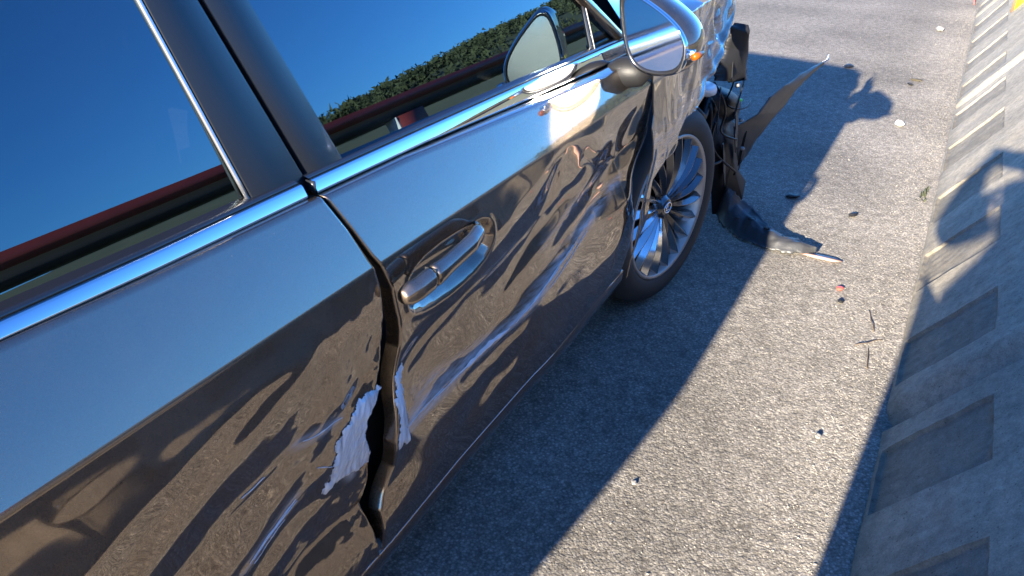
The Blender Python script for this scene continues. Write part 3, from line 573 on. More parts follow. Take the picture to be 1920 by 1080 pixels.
def side_panel(xr, xf, zlo, zhi, nu, nv, nvu):
    """skin of a door: rows from the belt down to the sill; returns points [u, v]"""
    u = np.linspace(0, 1, nu)[:, None]
    x0 = .5 * (xr(.6) + xf(.6)); L = xf(.6) - xr(.6)
    xm = xr(.6) + L * u
    top = zhi(xm); cr = zc(xm); bot = zlo(xm)
    v1 = np.linspace(0, 1, nvu)[None, :]; v2 = np.linspace(0, 1, nv)[None, 1:]
    z = np.concatenate([top + (cr - top) * v1, cr + (bot - cr) * v2], 1)
    x = xr(z) + (xf(z) - xr(z)) * u
    dz = z - zc(x)
    y = np.full(z.shape, -.02)
    up = dz > 0
    yu = -.02 + .475 * dz + .25 * dz * dz
    k = nvu - 1
    yy = yu.copy()
    # lower skin: the smoothest sheet whose lean follows the dent field (solved in the frequency domain)
    xl, zl = x[:, k:], z[:, k:]
    T = np.tan(np.radians(np.clip(tilt_field(xl, zl), -48, 45)))
    hx = L / (nu - 1); hz = float(np.mean(z[:, k] - z[:, -1])) / (zl.shape[1] - 1)
    c0 = math.tan(R(-5.2)); D_ = -(T - c0)                     # d y / d v (v runs downwards)
    pu, pv = 90, 90
    D_ = np.pad(D_, ((pu, pu), (pv, pv)), mode='edge')
    wu = np.clip(np.minimum(np.arange(D_.shape[0]), np.arange(D_.shape[0])[::-1]) / pu, 0, 1); wv = np.clip(np.minimum(np.arange(D_.shape[1]), np.arange(D_.shape[1])[::-1]) / pv, 0, 1)
    D_ = D_ * (wu * wu * (3 - 2 * wu))[:, None] * (wv * wv * (3 - 2 * wv))[None, :]
    ku = 2 * np.pi * np.fft.fftfreq(D_.shape[0], hx)[:, None]; kv = 2 * np.pi * np.fft.fftfreq(D_.shape[1], hz)[None, :]
    k2 = ku ** 2 + kv ** 2
    den = kv ** 2 + DENT_A * ku ** 2 + DENT_B * k2 ** 2 + 4.0
    sol = np.real(np.fft.ifft2(np.fft.fft2(D_) * (-1j * kv) / den))[pu:-pu, pv:-pv]
    dd = z[:, k:k + 1] - zl; dbot = zl - z[:, -1:]
    sol = sol - sol[:, :1] * np.exp(-(dd / .09) ** 2) - (sol[:, -1:]) * np.exp(-(dbot / .05) ** 2)
    base = -.02 - c0 * dd * 1.0
    tgt = .034; base = base - (base[:, -1:] - tgt) * np.clip(dd / (z[:, k:k + 1] - z[:, -1:]), 0, 1)
    yy[:, k:] = base + sol
    return np.stack([x, yy, z], -1), k

def lips(P, d=.022, r=.004):
    """fold the four borders of a skin inwards so the panel has an edge with thickness"""
    def ext(A, e, nb):
        dirv = (e - nb); dirv = dirv / (np.linalg.norm(dirv, axis=-1, keepdims=True) + 1e-9)
        a = e + dirv * r * .6 + np.array([0, r * .5, 0]); b_ = e + dirv * r * .75 + np.array([0, r * 1.6, 0]); c = b_ + np.array([0, d, 0])
        return [c, b_, a]
    s = ext(P, P[0], P[1]); e = ext(P, P[-1], P[-2])
    Q = np.concatenate([np.array(s), P, np.array(e[::-1])], 0)
    s = ext(Q, Q[:, 0], Q[:, 1]); e = ext(Q, Q[:, -1], Q[:, -2])
    for arr in (s, e): pass
    return np.concatenate([np.stack(s, 1), Q, np.stack(e[::-1], 1)], 1)

def set_scuff(o, lines, w, pts_extra=()):
    me = o.data; n = len(me.vertices)
    co = np.zeros(n * 3); me.vertices.foreach_get('co', co); co = co.reshape(-1, 3) + np.array(offset_of(o.parent))
    v = np.zeros(n)
    for L, amp in lines:
        for i in range(len(L) - 1):
            a, b_ = np.array(L[i]), np.array(L[i + 1]); e = b_ - a
            t = np.clip(((co[:, 0] - a[0]) * e[0] + (co[:, 2] - a[1]) * e[1]) / (e @ e), 0, 1)
            d = np.hypot(co[:, 0] - a[0] - t * e[0], co[:, 2] - a[1] - t * e[1])
            v = np.maximum(v, amp * np.exp(-(d / w) ** 2))
    at = me.attributes.new('scuff', 'FLOAT', 'POINT'); at.data.foreach_set('value', v)

def ribbon(lines, surf, w, mat, name, parent, off=.0008):
    """thin raised scratches that follow the skin"""
    mb = MB()
    for L in lines:
        L = np.array(L); t = np.linspace(0, len(L) - 1, 40)
        x = np.interp(t, range(len(L)), L[:, 0]); z = np.interp(t, range(len(L)), L[:, 1]) + .0015 * noise(t, t * 0, .4, int(abs(x[0]) * 1000))
        ww = w * (np.sin(np.linspace(0.05, 3.09, 40)) ** .5) * (1 + .5 * noise(t, t * 0 + 1, 1.3, int(abs(x[0]) * 777)))
        y1 = surf(x, z + ww) - off; y0 = surf(x, z - ww) - off
        mb.grid(np.stack([np.stack([x, y0, z - ww], -1), np.stack([x, surf(x, z) - off * 2, z], -1), np.stack([x, y1, z + ww], -1)], 1))
    return mb.build(name, mat, parent)

def surf_lookup(P):
    """y of a skin at (x, z): weighted nearest points"""
    A = P.reshape(-1, 3)
    def f(x, z):
        x = np.atleast_1d(np.asarray(x, float)); z = np.atleast_1d(np.asarray(z, float)); out = np.zeros(x.shape)
        for i in np.ndindex(x.shape):
            d = (A[:, 0] - x[i]) ** 2 + (A[:, 2] - z[i]) ** 2
            k = np.argpartition(d, 4)[:4]; w = 1 / (d[k] + 1e-8); out[i] = (A[k, 1] * w).sum() / w.sum()
        return out
    return f

rear_edge = curve_of(REAR_EDGE + [(-1.545, .20)])
front_edge = curve_of(FRONT_EDGE + [(-1.527, .20)])
door_front = curve_of([(-.40, .99)] + [(x + .022 * math.exp(-((z - .55) / .16) ** 2), z) for x, z in DOOR_FRONT[:-1]] + [(-.385, .2)])
fender_rear = curve_of([(-.42, .99)] + FENDER_REAR + [(-.39, .2)])

# ---- front door
P, kc = side_panel(lambda z: front_edge(z), lambda z: door_front(z), lambda x: sill(x) + .004, lambda x: chr_lo(x) - .001, 330, 150, 26)
X, Yy, Z = P[..., 0], P[..., 1], P[..., 2]
sd, _ = poly_dist(X, Z, CUP)
cx0, cz0 = np.mean([c[0] for c in CUP]), np.mean([c[1] for c in CUP])
cupd = smooth(-.002, .030, -sd)
P[..., 1] += .040 * cupd * np.exp(-((Z - cz0 - .004) / .055) ** 2) - .0016 * np.exp(-(sd / .006) ** 2)
# sharp creases where the sheet folded
def crease(X, Z, L, h, w):
    d2 = np.full(X.shape, 9.)
    for i in range(len(L) - 1):
        a, b_ = np.array(L[i]), np.array(L[i + 1]); e = b_ - a
        t = np.clip(((X - a[0]) * e[0] + (Z - a[1]) * e[1]) / (e @ e), 0, 1)
        d2 = np.minimum(d2, (X - a[0] - t * e[0]) ** 2 + (Z - a[1] - t * e[1]) ** 2)
    return h * np.exp(-np.sqrt(d2 + 1e-6) / w)
scr_line = [(-1.49, .478), (-1.42, .4806), (-1.357, .479), (-1.28, .4747), (-1.16, .470), (-1.08, .468), (-.97, .489), (-.87, .52), (-.76, .538), (-.66, .56), (-.52, .60)]
P[..., 1] -= crease(X, Z, scr_line[1:-1], .0030, .010)
P[..., 1] -= crease(X, Z, [(-1.46, .585), (-1.38, .615), (-1.28, .640), (-1.15, .655), (-1.02, .675), (-.90, .70)], .0022, .012)
P[..., 1] += crease(X, Z, [(-.80, .76), (-.68, .70), (-.56, .675), (-.46, .70)], .0035, .014)
P[..., 1] -= crease(X, Z, [(-.60, .74), (-.52, .62), (-.46, .52)], .0030, .012)
# raw rear edge turned out, front edge folded in at the fender
P[..., 1] += -.012 * np.exp(-((Z - .50) / .10) ** 2) * np.exp(-(X - front_edge(Z)) / .035)
P[..., 1] += .007 * np.exp(-((Z - .55) / .16) ** 2) * np.exp((X - door_front(Z)) / .03)
FD = P.copy()
fd_surf = surf_lookup(FD[::2, ::2])
Vv, Ff = grid_vf(lips(P))
front_door = mesh('front_door', Vv, Ff, PAINT, car, label='dented brown front door with a long scrape')
set_scuff(front_door, [(scr_line, 1.0), ([(-1.44, .52), (-1.33, .50), (-1.2, .49)], .35), ([(-1.0, .50), (-.8, .545), (-.6, .59)], .5), ([(-.95, .60), (-.8, .64), (-.6, .68)], .28), ([(-1.25, .66), (-1.1, .67)], .18)], .019)
ribbon([SCR[0]], fd_surf, .0052, SCRATCH, 'scratch', front_door)
ribbon([SCR[1]], fd_surf, .0024, SCRATCH, 'scratch', front_door)
for L in SCR[2:]: ribbon([L], fd_surf, .0013, SCRATCH, 'scratch', front_door)

# ---- rear door
P, kr = side_panel(lambda z: np.full_like(np.asarray(z, float), -2.62), lambda z: rear_edge(z), lambda x: sill(x) + .004, lambda x: chr_lo(x) - .001, 300, 150, 26)
X, Z = P[..., 0], P[..., 2]
P[..., 1] += .014 * np.exp(-((Z - .47) / .11) ** 2) * np.exp((X - rear_edge(Z)) / .07)
P[..., 1] -= crease(X, Z, [(-1.90, .60), (-1.80, .612), (-1.70, .63), (-1.62, .66)], .0022, .012)
P[..., 1] -= crease(X, Z, [(-1.85, .47), (-1.76, .50), (-1.68, .525)], .003, .011)
P[..., 1] += .003 * noise(X, Z, 7, 31) * np.exp((X - rear_edge(Z)) / .1) * smooth(.83, .7, Z)
RD = P.copy(); rd_surf = surf_lookup(RD[::2, ::2])
Vv, Ff = grid_vf(lips(P))
rear_door = mesh('rear_door', Vv, Ff, PAINT, car, label='brown rear door with its front edge torn and bent in')
set_scuff(rear_door, [([(-1.74, .514), (-1.80, .496), (-1.86, .47)], .5), ([(-1.66, .61), (-1.74, .625)], .5), ([(-1.60, .45), (-1.64, .50), (-1.60, .58)], .8)], .012)
for L in SCR_R: ribbon([L], rd_surf, .0010, SCRATCH, 'scratch', rear_door)

# torn filler along both door edges
def filler(poly, surf, name, parent, seed, lift):
    a = np.array(poly); x0, z0 = a.min(0) - .006; x1, z1 = a.max(0) + .006
    st = .0022
    gx, gz = np.meshgrid(np.arange(x0, x1, st), np.arange(z0, z1, st), indexing='ij')
    d, near = poly_dist(gx, gz, poly)
    d = d + .003 * noise(gx, gz, 45, seed) + .0035 * noise(gx * 2.0 + gz * .8, gz * .3, 50, seed + 9)
    base = surf(gx, gz)
    h = lift * smooth(.0, .007, -d) * (.8 + .45 * noise((gx - .35 * gz) * 9, gz * 1.2, 6, seed + 1, 3) + .25 * noise(gx, gz, 14, seed + 2, 2))
    yy = base - h - .0006
    P = np.stack([gx, yy, gz], -1); V, F = grid_vf(P); dd = d.reshape(-1)
    F = [f for f in F if all(dd[i] < .001 for i in f)]
    use = sorted(set(i for f in F for i in f)); mp = {i: k for k, i in enumerate(use)}
    return mesh(name, V[use], [tuple(mp[i] for i in f) for f in F], FILLER_M, parent)
filler(FILLER, rd_surf, 'torn_filler', rear_door, 3, .0045)
filler(FILLER_F, fd_surf, 'torn_filler', front_door, 13, .003)

# ---- door handle
def handle_shape(x0, x1, n, zc_, yc_, h, d, taper):
    ring = 20; rows = []
    for i in range(n):
        t = i / (n - 1); x = x0 + (x1 - x0) * t
        s = taper(t); zz = zc_(t); yy = yc_(t); r = []
        for k in range(ring):
            a = 6.2832 * k / ring; c, q = math.cos(a), math.sin(a)
            e = .72
            r.append((x, yy + d * s * math.copysign(abs(c) ** e, c), zz + h * s * math.copysign(abs(q) ** e, q)))
        rows.append(r)
    V, F = grid_vf(np.array(rows), False, True); m = len(rows)
    F += [tuple(range(ring)), tuple(range((m - 1) * ring, m * ring))]
    return V, F
def hz(x): return np.interp(x, [-1.53, -1.44, -1.36, -1.29], [.768, .780, .788, .794])
def hy(x): return np.interp(x, [-1.535, -1.50, -1.44, -1.35, -1.31, -1.288], [-.034, -.044, -.050, -.050, -.042, -.022])
HPROF = [(.012, .016), (.004, .0185), (-.004, .0165), (-.0105, .0085), (-.0115, .0065), (-.0120, .003), (-.0118, -.008), (-.0095, -.0150), (-.003, -.0185), (.006, -.0175), (.013, -.012), (.015, 0)]
def handle_part(name, x0, x1, n, taper):
    rows = []
    for t in np.linspace(0, 1, n):
        x = x0 + (x1 - x0) * t; k = taper(t)
        rows.append([(x, hy(x) + a * (.5 + .5 * k), hz(x) + c * 1.02 * k) for a, c in HPROF])
    V, F = grid_vf(np.array(rows), False, True); m = len(HPROF)
    F += [tuple(range(m)), tuple(range((n - 1) * m, n * m))]
    o = mesh(name, V, F, PAINT, car); bv = o.modifiers.new('sub', 'SUBSURF'); bv.levels = bv.render_levels = 1
    return o
handle_part('door_handle', -1.464, -1.289, 24, lambda t: min(1, .82 + .18 * math.exp(-(t / .15) ** 2)) * min(1, .35 + (1 - t) / .28))
handle_part('lock_cover', -1.531, -1.4665, 14, lambda t: min(1, .55 + 2.0 * t))
MB().box((-1.4668, -.054, .764), (-1.4637, -.034, .792)).build('handle_gap', DARK, car)

# ---- rocker panel below the doors
xs = np.linspace(-2.70, -.33, 120); rows = []
for x in xs:
    s = float(sill(x)); rise = smooth(-.75, -.33, x)
    rows.append([(x, .055, s + .010), (x, .042, s + .001), (x, .0385, s - .001), (x, .0375, s - .004), (x, .039, s - .03), (x, .045, s - .055), (x, .058, s - .07), (x, .10, s - .075), (x, .2, s - .08)])
rk = MB().grid(np.array(rows)).build('rocker_panel', PAINT, car)
MB().tube([(x, .0372, float(sill(x)) - .002) for x in xs[::3]], .0010, 6).build('sill_highlight', CHROME, rk)  # chrome bead added to imitate the bright highlight along the sill edge

# ---- front fender, crumpled towards the front
nx, nz1, nz2 = 190, 34, 120
u = np.linspace(0, 1, nx)[:, None]
xe = lambda z: .32 + .10 * smooth(.82, .95, z) - .05 * smooth(.6, .8, z) * 0
zt = np.linspace(.965, .838, nz1)[None, :]; zb = np.linspace(.838, .262, nz2)[None, 1:]
Z = np.concatenate([zt, zb], 1) * np.ones((nx, 1)); xr = fender_rear(Z); X = xr + (xe(Z) - xr) * u
dz = Z - .838
Yf = np.where(dz > 0, -.022 - .05 * dz + .5 * dz * dz, -.024 + .030 * smooth(.32, .60, -dz) - .010 * np.exp(-((dz + .16) / .08) ** 2))
Yf = Yf + .035 * smooth(-.35, .4, X) * smooth(-.1, .1, dz) 
front_k = smooth(-.42, .28, X)
fold = noise(X * .8 + Z * .45, Z * .9 - X * .2, 4.2, 41, 3)
Yf = Yf + .013 * front_k * fold * smooth(.97, .9, Z) + .0022 * noise(X + .3 * Z, Z * .35, 9, 43, 2) * (.25 + front_k)
Yf = Yf - .006 * np.exp(-((X - fender_rear(Z)) / .03) ** 2) * np.exp(-((Z - .52) / .14) ** 2)
crs = Z - (.70 + .50 * (X - .02)); Yf = Yf - .011 * front_k * np.exp(-(crs / .012) ** 2)
P = np.stack([X, Yf, Z], -1)
arch_poly = ARCH + [(-.3825, .2), (1.2, .2), (1.2, .8393)]
d, near = poly_dist(X, Z, arch_poly)
V, F = grid_vf(P); ins = (d < 0).reshape(-1); nr = near.reshape(-1, 2); dist = np.abs(d).reshape(-1)
F = [f for f in F if not all(ins[i] for i in f)]
edge = set(i for f in F for i in f if ins[i])
V = V.copy()
for i in edge: V[i, 0], V[i, 2] = nr[i]
# turn the arch lip in
use = sorted(set(i for f in F for i in f)); mp = {i: k for k, i in enumerate(use)}
V2 = V[use]; F2 = [tuple(mp[i] for i in f) for f in F]
fender = mesh('front_fender', V2, F2, PAINT, car, label='crumpled brown front fender torn open at its front')
so = fender.modifiers.new('thickness', 'SOLIDIFY'); so.thickness = .0025; so.offset = -1
set_scuff(fender, [([(-.38, .66), (-.2, .66), (0, .72), (.25, .8)], .30), ([(-.3, .6), (-.15, .75)], .28), ([(-.35, .9), (.3, .9)], .3), ([(.12, .80), (.34, .93)], .6), ([(.05, .70), (.2, .80)], .5)], .055)

# ---- glasshouse
def G(z): return .075 + .33 * (z - .95)
def gp(x, z, off=0.): return (x, G(z) + off * .95, z + off * .31)
def lin(p, q, z): return p[0] + (q[0] - p[0]) * (z - p[1]) / (q[1] - p[1])
ZT = 1.345
pr_r = lambda z: lin(PIL_R[0], PIL_R[1], z)
seam = lambda z: .5 * (lin(PIL_R[2], PIL_R[3], z) + lin(PIL_F[0], PIL_F[1], z))
pr_s = lambda z: seam(z) - .003
pf_s = lambda z: seam(z) + .003; pf_f = lambda z: lin(PIL_F[2], PIL_F[3], z)
def pillar(xa, xb, name, parent):
    zs = np.linspace(.945, ZT, 24); rows = []
    for z in zs:
        a, b_ = xa(z), xb(z); w = b_ - a
        prof = [(0, .014), (0, -.005), (.012, -.0085), (.03, -.0095), (.5, -.0105), (.97, -.0095), (.988, -.0085), (1, -.005), (1, .014)]
        rows.append([gp(a + w * t, z, o_) for t, o_ in prof])
    return MB().grid(np.array(rows)).build(name, SATIN, parent)
pillar(pr_r, pr_s, 'pillar_cover', rear_door)
pillar(pf_s, pf_f, 'pillar_cover', front_door)
# thin pale strip standing in for the edge highlight of the pillar cover
MB().tube([gp(pr_r(z) - .003, z, -.004) for z in np.linspace(.955, ZT, 12)], .0032, 6).build('pillar_highlight', simple('pale_highlight', (.5, .5, .52), .3, .9), rear_door)

def apillar_x(z): return float(np.interp(z, [.90, 1.05, 1.2, 1.345], [-.38, -.60, -.84, -1.10]))
def cpillar_x(z): return float(np.interp(z, [.95, 1.15, 1.345], [-2.95, -2.80, -2.55]))
wfb = fx(WIN_F_BOT + [(-.38, .944)]); wrb = fx(WIN_R_BOT + [(-3.2, .972)])
def glass_sheet(xa, xb, zb, name, parent, n=14, mat=GLASS):
    rows = []
    for t in np.linspace(0, 1, n):
        r = []
        for s in np.linspace(0, 1, 12):
            z = .93 + (ZT - .93) * s
            a, b_ = xa(z), xb(z); x = a + (b_ - a) * t
            zz = float(zb(x)) + (ZT - float(zb(x))) * s
            r.append(gp(x, zz, .002 - .004 * math.sin(math.pi * s) ))
        rows.append(r)
    return MB().grid(np.array(rows)).build(name, mat, parent)
div_x = lambda z: float(np.interp(z, [.94, 1.05, 1.345], [-.600, -.60, -.90]))
glass_sheet(lambda z: pf_f(z) - .004, lambda z: div_x(z) - .004, wfb, 'window', front_door, 20)
glass_sheet(lambda z: cpillar_x(z), lambda z: pr_r(z), wrb, 'window', rear_door, 20)
# small fixed pane ahead of the divider
rows = [[gp(div_x(z) + .006 + (max(apillar_x(z), div_x(z) + .02) - div_x(z)) * t, z, .001) for z in np.linspace(.945, 1.25, 10)] for t in np.linspace(0, 1, 5)]
MB().grid(np.array(rows)).build('quarter_glass', GLASS, front_door)
MB().grid(np.array([[gp(div_x(z) + e, z, o_) for e, o_ in ((-.006, .004), (-.006, -.004), (-.001, -.007), (.005, -.007), (.009, -.003), (.009, .004))] for z in np.linspace(.94, 1.30, 14)])).build('window_divider', GLOSSB, front_door)
MB().tube([gp(div_x(z) + .003, z, -.007) for z in np.linspace(.94, 1.30, 14)], .0018, 5).build('divider_edge', simple('pale_rubber', (.28, .27, .26), .45), front_door)

# weather strip and chrome belt moulding, broken at the door gap
def belt(xa, xb, parent, wb, n):
    xs = np.linspace(xa, xb, n); rows = []; rows2 = []
    for x in xs:
        lo, hi = float(chr_lo(x)), float(chr_hi(x)); m = (lo + hi) / 2; h = hi - lo
        yb = .055
        # half-round bead, flattened, with a thin lower return
        prof = [(x, yb + a, lo + h * c) for a, c in ((.004, 0), (-.003, .02), (-.0062, .08), (-.0076, .16), (-.0078, .22), (-.0072, .30), (-.0042, .58), (-.0012, .84), (.0003, .93), (.003, .985), (.007, 1))]
        rows.append([(x, yb + .02, lo - .0005)] + prof + [(x, yb + .02, hi)])
        wz = float(wb(x))
        if wz < hi + .004: wz = hi + .004
        rows2.append([(x, yb + .012, hi - .002), (x, yb + .004, hi + .0005), (x, yb + .004 + (G(wz) - yb) * .45, hi + (wz - hi) * .75), (x, G(wz) - .003, wz), (x, G(wz) + .006, wz + .001)])
    c = MB().grid(np.array(rows)).build('belt_moulding', CHROME, parent)
    w = MB().grid(np.array(rows2)).build('weather_strip', GLOSSB, parent)
    return c
belt(-2.62, float(rear_edge(.95)) - .012, rear_door, wrb, 70)
belt(float(front_edge(.95)) - .004, -.40, front_door, wfb, 90)
xg = float(front_edge(.95)) - .004
MB().box((xg - .0015, .050, float(chr_lo(xg)) + .001), (xg + .0005, .066, float(chr_hi(xg)) - .001)).build('moulding_end_cap', SATIN, front_door)

# dark structure behind door gaps and wheel arch
jb = MB(); jb.box((-2.66, .085, .215), (-.45, .12, .90)); jb.box((-1.72, .125, .90), (-1.50, .16, 1.02))
jb.grid(np.array([[gp(seam(z0) - .06, z0, .016), gp(seam(z0) + .06, z0, .016), gp(seam(z0) + .06, z0, .06), gp(seam(z0) - .06, z0, .06)] for z0 in np.linspace(.93, 1.34, 8)]), False, True)
jb.box((-.46, .05, .24), (-.405, .5, .86))
jb.build('inner_body', DARK, car)

# roof, pillars, bonnet, boot, glass, far side: the rest of the shell
def sym(P):
    Q = P.copy(); Q[..., 1] = 2 * W2 - Q[..., 1]; return Q
rx = np.linspace(-2.55, -1.10, 16); rt = np.linspace(0, 1, 22); rows = []
for x in rx:
    k = (x + 2.55) / 1.45; crown = .075 * math.sin(math.pi * (.12 + .76 * k)) ** .8
    r = []
    for t in rt:
        y = G(ZT) - .012 + (2 * W2 - 2 * (G(ZT) - .012)) * t; e = 1 - (2 * t - 1) ** 4
        r.append((x, y, ZT - .003 + (.045 + crown) * e ** .6))
    rows.append(r)
roof = MB().grid(np.array(rows)).build('roof', PAINT, car)
# cant rails and A, C pillars, both sides
def rail(side):
    f = (lambda p: p) if side == 0 else (lambda p: (p[0], 2 * W2 - p[1], p[2]))
    mb = MB()
    mb.grid(np.array([[f(gp(x, ZT + dz_, o_)) for dz_, o_ in ((-.03, .01), (-.03, -.008), (0, -.010), (.012, -.004), (.012, .03))] for x in np.linspace(-2.56, -1.09, 10)]))
    zz = np.linspace(.90, ZT + .01, 12)
    mb.grid(np.array([[f((apillar_x(z) - .025, G(z) + .02, z)), f((apillar_x(z) - .02, G(z) - .010, z)), f((apillar_x(z) + .03, G(z) - .004, z + .006)), f((apillar_x(z) + .075, G(z) + .035, z + .012))] for z in zz]))
    zz = np.linspace(.93, ZT + .01, 10)
    mb.grid(np.array([[f((cpillar_x(z) + .02, G(z) + .02, z)), f((cpillar_x(z), G(z) - .009, z)), f((cpillar_x(z) - .24 - .35 * (ZT - z), G(z) + .005, z)), f((cpillar_x(z) - .30 - .5 * (ZT - z), G(z) + .09, z))] for z in zz]))
    return mb
rail(0).build('roof_pillars', PAINT, car); rail(1).build('roof_pillars', PAINT, car)
ws = np.array([[(x0 + .06 * math.sin(math.pi * t) * (1 - s), G(z0) + .03 + (2 * W2 - 2 * (G(z0) + .03)) * t, z0 + .02 * math.sin(math.pi * t))
                for t in np.linspace(0, 1, 14)] for s, x0, z0 in [(k, -.30 - .80 * k, .93 + (ZT + .03 - .93) * math.sin(k * math.pi / 2) ** .9) for k in np.linspace(0, 1, 10)]])
MB().grid(ws).build('windscreen', GLASSF, car)
rw = np.array([[(x0, G(min(z0, ZT)) + .03 + (2 * W2 - 2 * (G(min(z0, ZT)) + .03)) * t, z0 + .03 * math.sin(math.pi * t)) for t in np.linspace(0, 1, 12)] for x0, z0 in [(-2.50, ZT + .03), (-2.75, 1.30), (-3.0, 1.2), (-3.28, 1.09)]])
MB().grid(rw).build('rear_window', GLASS, car)
bon = []
for k in np.linspace(0, 1, 18):
    x = -.30 + 1.12 * k; z = .955 - .14 * k ** 1.8; yi = .14 + .16 * k ** 2.5
    bon.append([(x, yi + (2 * W2 - 2 * yi) * t, z + (.05 - .02 * k) * (1 - (2 * t - 1) ** 2) + .004 * math.exp(-((t - .12) / .03) ** 2)) for t in np.linspace(0, 1, 24)])
MB().grid(np.array(bon)).build('bonnet', PAINT, car)
bt = [[(x, yi + (2 * W2 - 2 * yi) * t, z + .02 * (1 - (2 * t - 1) ** 4)) for t in np.linspace(0, 1, 12)] for x, z, yi in [(-3.27, 1.08, .12), (-3.5, 1.075, .13), (-3.78, 1.08, .15), (-3.80, 1.04, .15), (-3.76, .85, .13), (-3.80, .72, .10), (-3.84, .60, .09), (-3.82, .40, .09), (-3.70, .24, .12)]]
MB().grid(np.array(bt)).build('boot_lid', PAINT, car)
# rear quarter (right) with its wheel opening, and the plain far side
def quarter(f, x0, x1, wells, top):
    xs = np.arange(x0, x1 + .001, .03); zs = np.concatenate([np.linspace(top, .84, 6), np.linspace(.835, .22, 24)])
    Xq, Zq = np.meshgrid(xs, zs, indexing='ij'); dzq = Zq - .833
    Yq = np.where(dzq > 0, -.02 + .70 * dzq, -.02 + .05 * smooth(0, .6, -dzq)) + .14 * smooth(-3.3, -3.85, Xq) ** 2
    Yq = Yq + .20 * smooth(.25, .75, Xq) ** 2
    V, F = grid_vf(np.stack([Xq, Yq, Zq], -1)); keep = []
    for q in F:
        c = V[list(q)].mean(0)
        if any(math.hypot(c[0] - wx, c[2] - .34) < .375 for wx in wells): continue
        keep.append(q)
    V = np.array([f(v) for v in V]); return V, keep
V, F = quarter(lambda p: p, -3.85, -2.625, [-2.87], .985); mesh('rear_quarter_panel', V, F, PAINT, car)
V, F = quarter(lambda p: (p[0], 2 * W2 - p[1], p[2]), -3.85, .75, [-2.87, 0], .95); mesh('far_side_panel', V, F, PAINT, car)
MB().grid(np.array([[(x, 2 * W2 - G(z) , z) for z in np.linspace(.95, ZT, 6)] for x in np.linspace(-2.9, -.55, 8)])).build('far_side_window', GLASS, car)
nose = [[(x, y0 + (2 * W2 - .08 - y0) * t, z) for t in np.linspace(0, 1, 8)] for x, z, y0 in [(.80, .80, .62), (.86, .74, .62), (.90, .60, .64), (.90, .40, .66), (.84, .22, .68)]]
MB().grid(np.array(nose)).build('front_bumper', PAINT, car)
un = MB(); un.box((-3.7, .26, .17), (.55, 1.60, .30)); un.box((-2.5, .12, .17), (-.45, 1.74, .30)); un.box((-.42, .30, .30), (.62, 1.56, .78))
un.build('underbody', DARK, car)
# seats, dash and wheel behind the tinted glass
for (sx, sy) in ((-1.25, .50), (-1.25, 1.30)):
    s = MB(); s.box((sx - .28, sy - .25, .42), (sx + .22, sy + .25, .58)); s.build('seat', SEATM, car, bevel=.04)
    s = MB(); s.add([(sx - .22, sy - .24, .55), (sx - .34, sy - .24, .58), (sx - .52, sy - .2, 1.08), (sx - .42, sy - .2, 1.10), (sx - .22, sy + .24, .55), (sx - .34, sy + .24, .58), (sx - .52, sy + .2, 1.08), (sx - .42, sy + .2, 1.10)], [(0, 1, 2, 3), (4, 5, 6, 7), (0, 1, 5, 4), (1, 2, 6, 5), (2, 3, 7, 6), (3, 0, 4, 7)]); q = s.build('seat_back', SEATM, car, bevel=.04)
    MB().box((sx - .55, sy - .13, 1.12), (sx - .46, sy + .13, 1.27)).build('headrest', SEATM, q, bevel=.03)
MB().box((-2.55, .3, .42), (-2.05, 1.56, .6)).build('rear_bench', SEATM, car, bevel=.04)
MB().box((-2.70, .3, .55), (-2.55, 1.56, 1.15)).build('rear_seat_back', SEATM, car, bevel=.04)
MB().box((-.75, .22, .62), (-.38, 1.64, .92)).build('dashboard', SATIN, car, bevel=.05)
st = MB(); st.tube([(-.86 + .05 * math.cos(a), 1.30 + .18 * math.sin(a), .90 + .17 * math.cos(a)) for a in np.linspace(0, 6.2832, 28)], .015, 8, caps=False); st.build('steering_wheel', SATIN, car)

# ---- door mirror
MC = np.array([-.610, -.080, .995]); MN = np.array([-.979, .199, -.047]); MN /= np.linalg.norm(MN)
gl = np.array(MIRROR)
mc = gl.mean(0)
gl = np.array([mc + (p - mc) for p in gl])
# resample the outline smoothly
nO = 48
cl = np.vstack([gl, gl[:1]]); sg = np.r_[0, np.cumsum(np.linalg.norm(np.diff(cl, axis=0), axis=1))]
out = np.stack([np.interp(np.linspace(0, sg[-1], nO, endpoint=False), sg, cl[:, i]) for i in range(3)], -1)
for _ in range(2): out = .5 * out + .25 * np.roll(out, 1, 0) + .25 * np.roll(out, -1, 0)
def ring(scale, fwd, shift=(0, 0, 0)):
    return mc + (out - mc) * scale - MN * fwd + np.array(shift)
mirror = MB().grid(np.array([ring(1.02, .004), ring(1.075, -.004), ring(1.12, -.005), ring(1.155, .004)]), False, True).build('door_mirror', GLOSSB, car, label='chrome edged door mirror with an amber signal lamp')
MB().grid(np.array([ring(1.125, -.0065), ring(1.165, -.0055), ring(1.185, .004), ring(1.16, .006)]), False, True).build('mirror_rim', CHROME, mirror)
MB().add([tuple(p) for p in ring(1.03, .0)] + [tuple(mc)], [(i, (i + 1) % nO, nO) for i in range(nO)]).build('mirror_glass', MIRRORM, mirror, flat=True)
hs = MB().grid(np.array([ring(1.16, .004), ring(1.20, .018, (0, -.004, .004)), ring(1.19, .045, (0, -.004, .006)), ring(1.10, .085, (0, -.002, .005)), ring(.88, .115, (0, 0, 0)), ring(.58, .135), ring(.25, .145), ring(.02, .147)]), False, True)
hs.build('mirror_housing', PAINT, mirror)
lowc = MB()
lo_i = [i for i in range(nO) if out[i, 2] < mc[2] - .025]
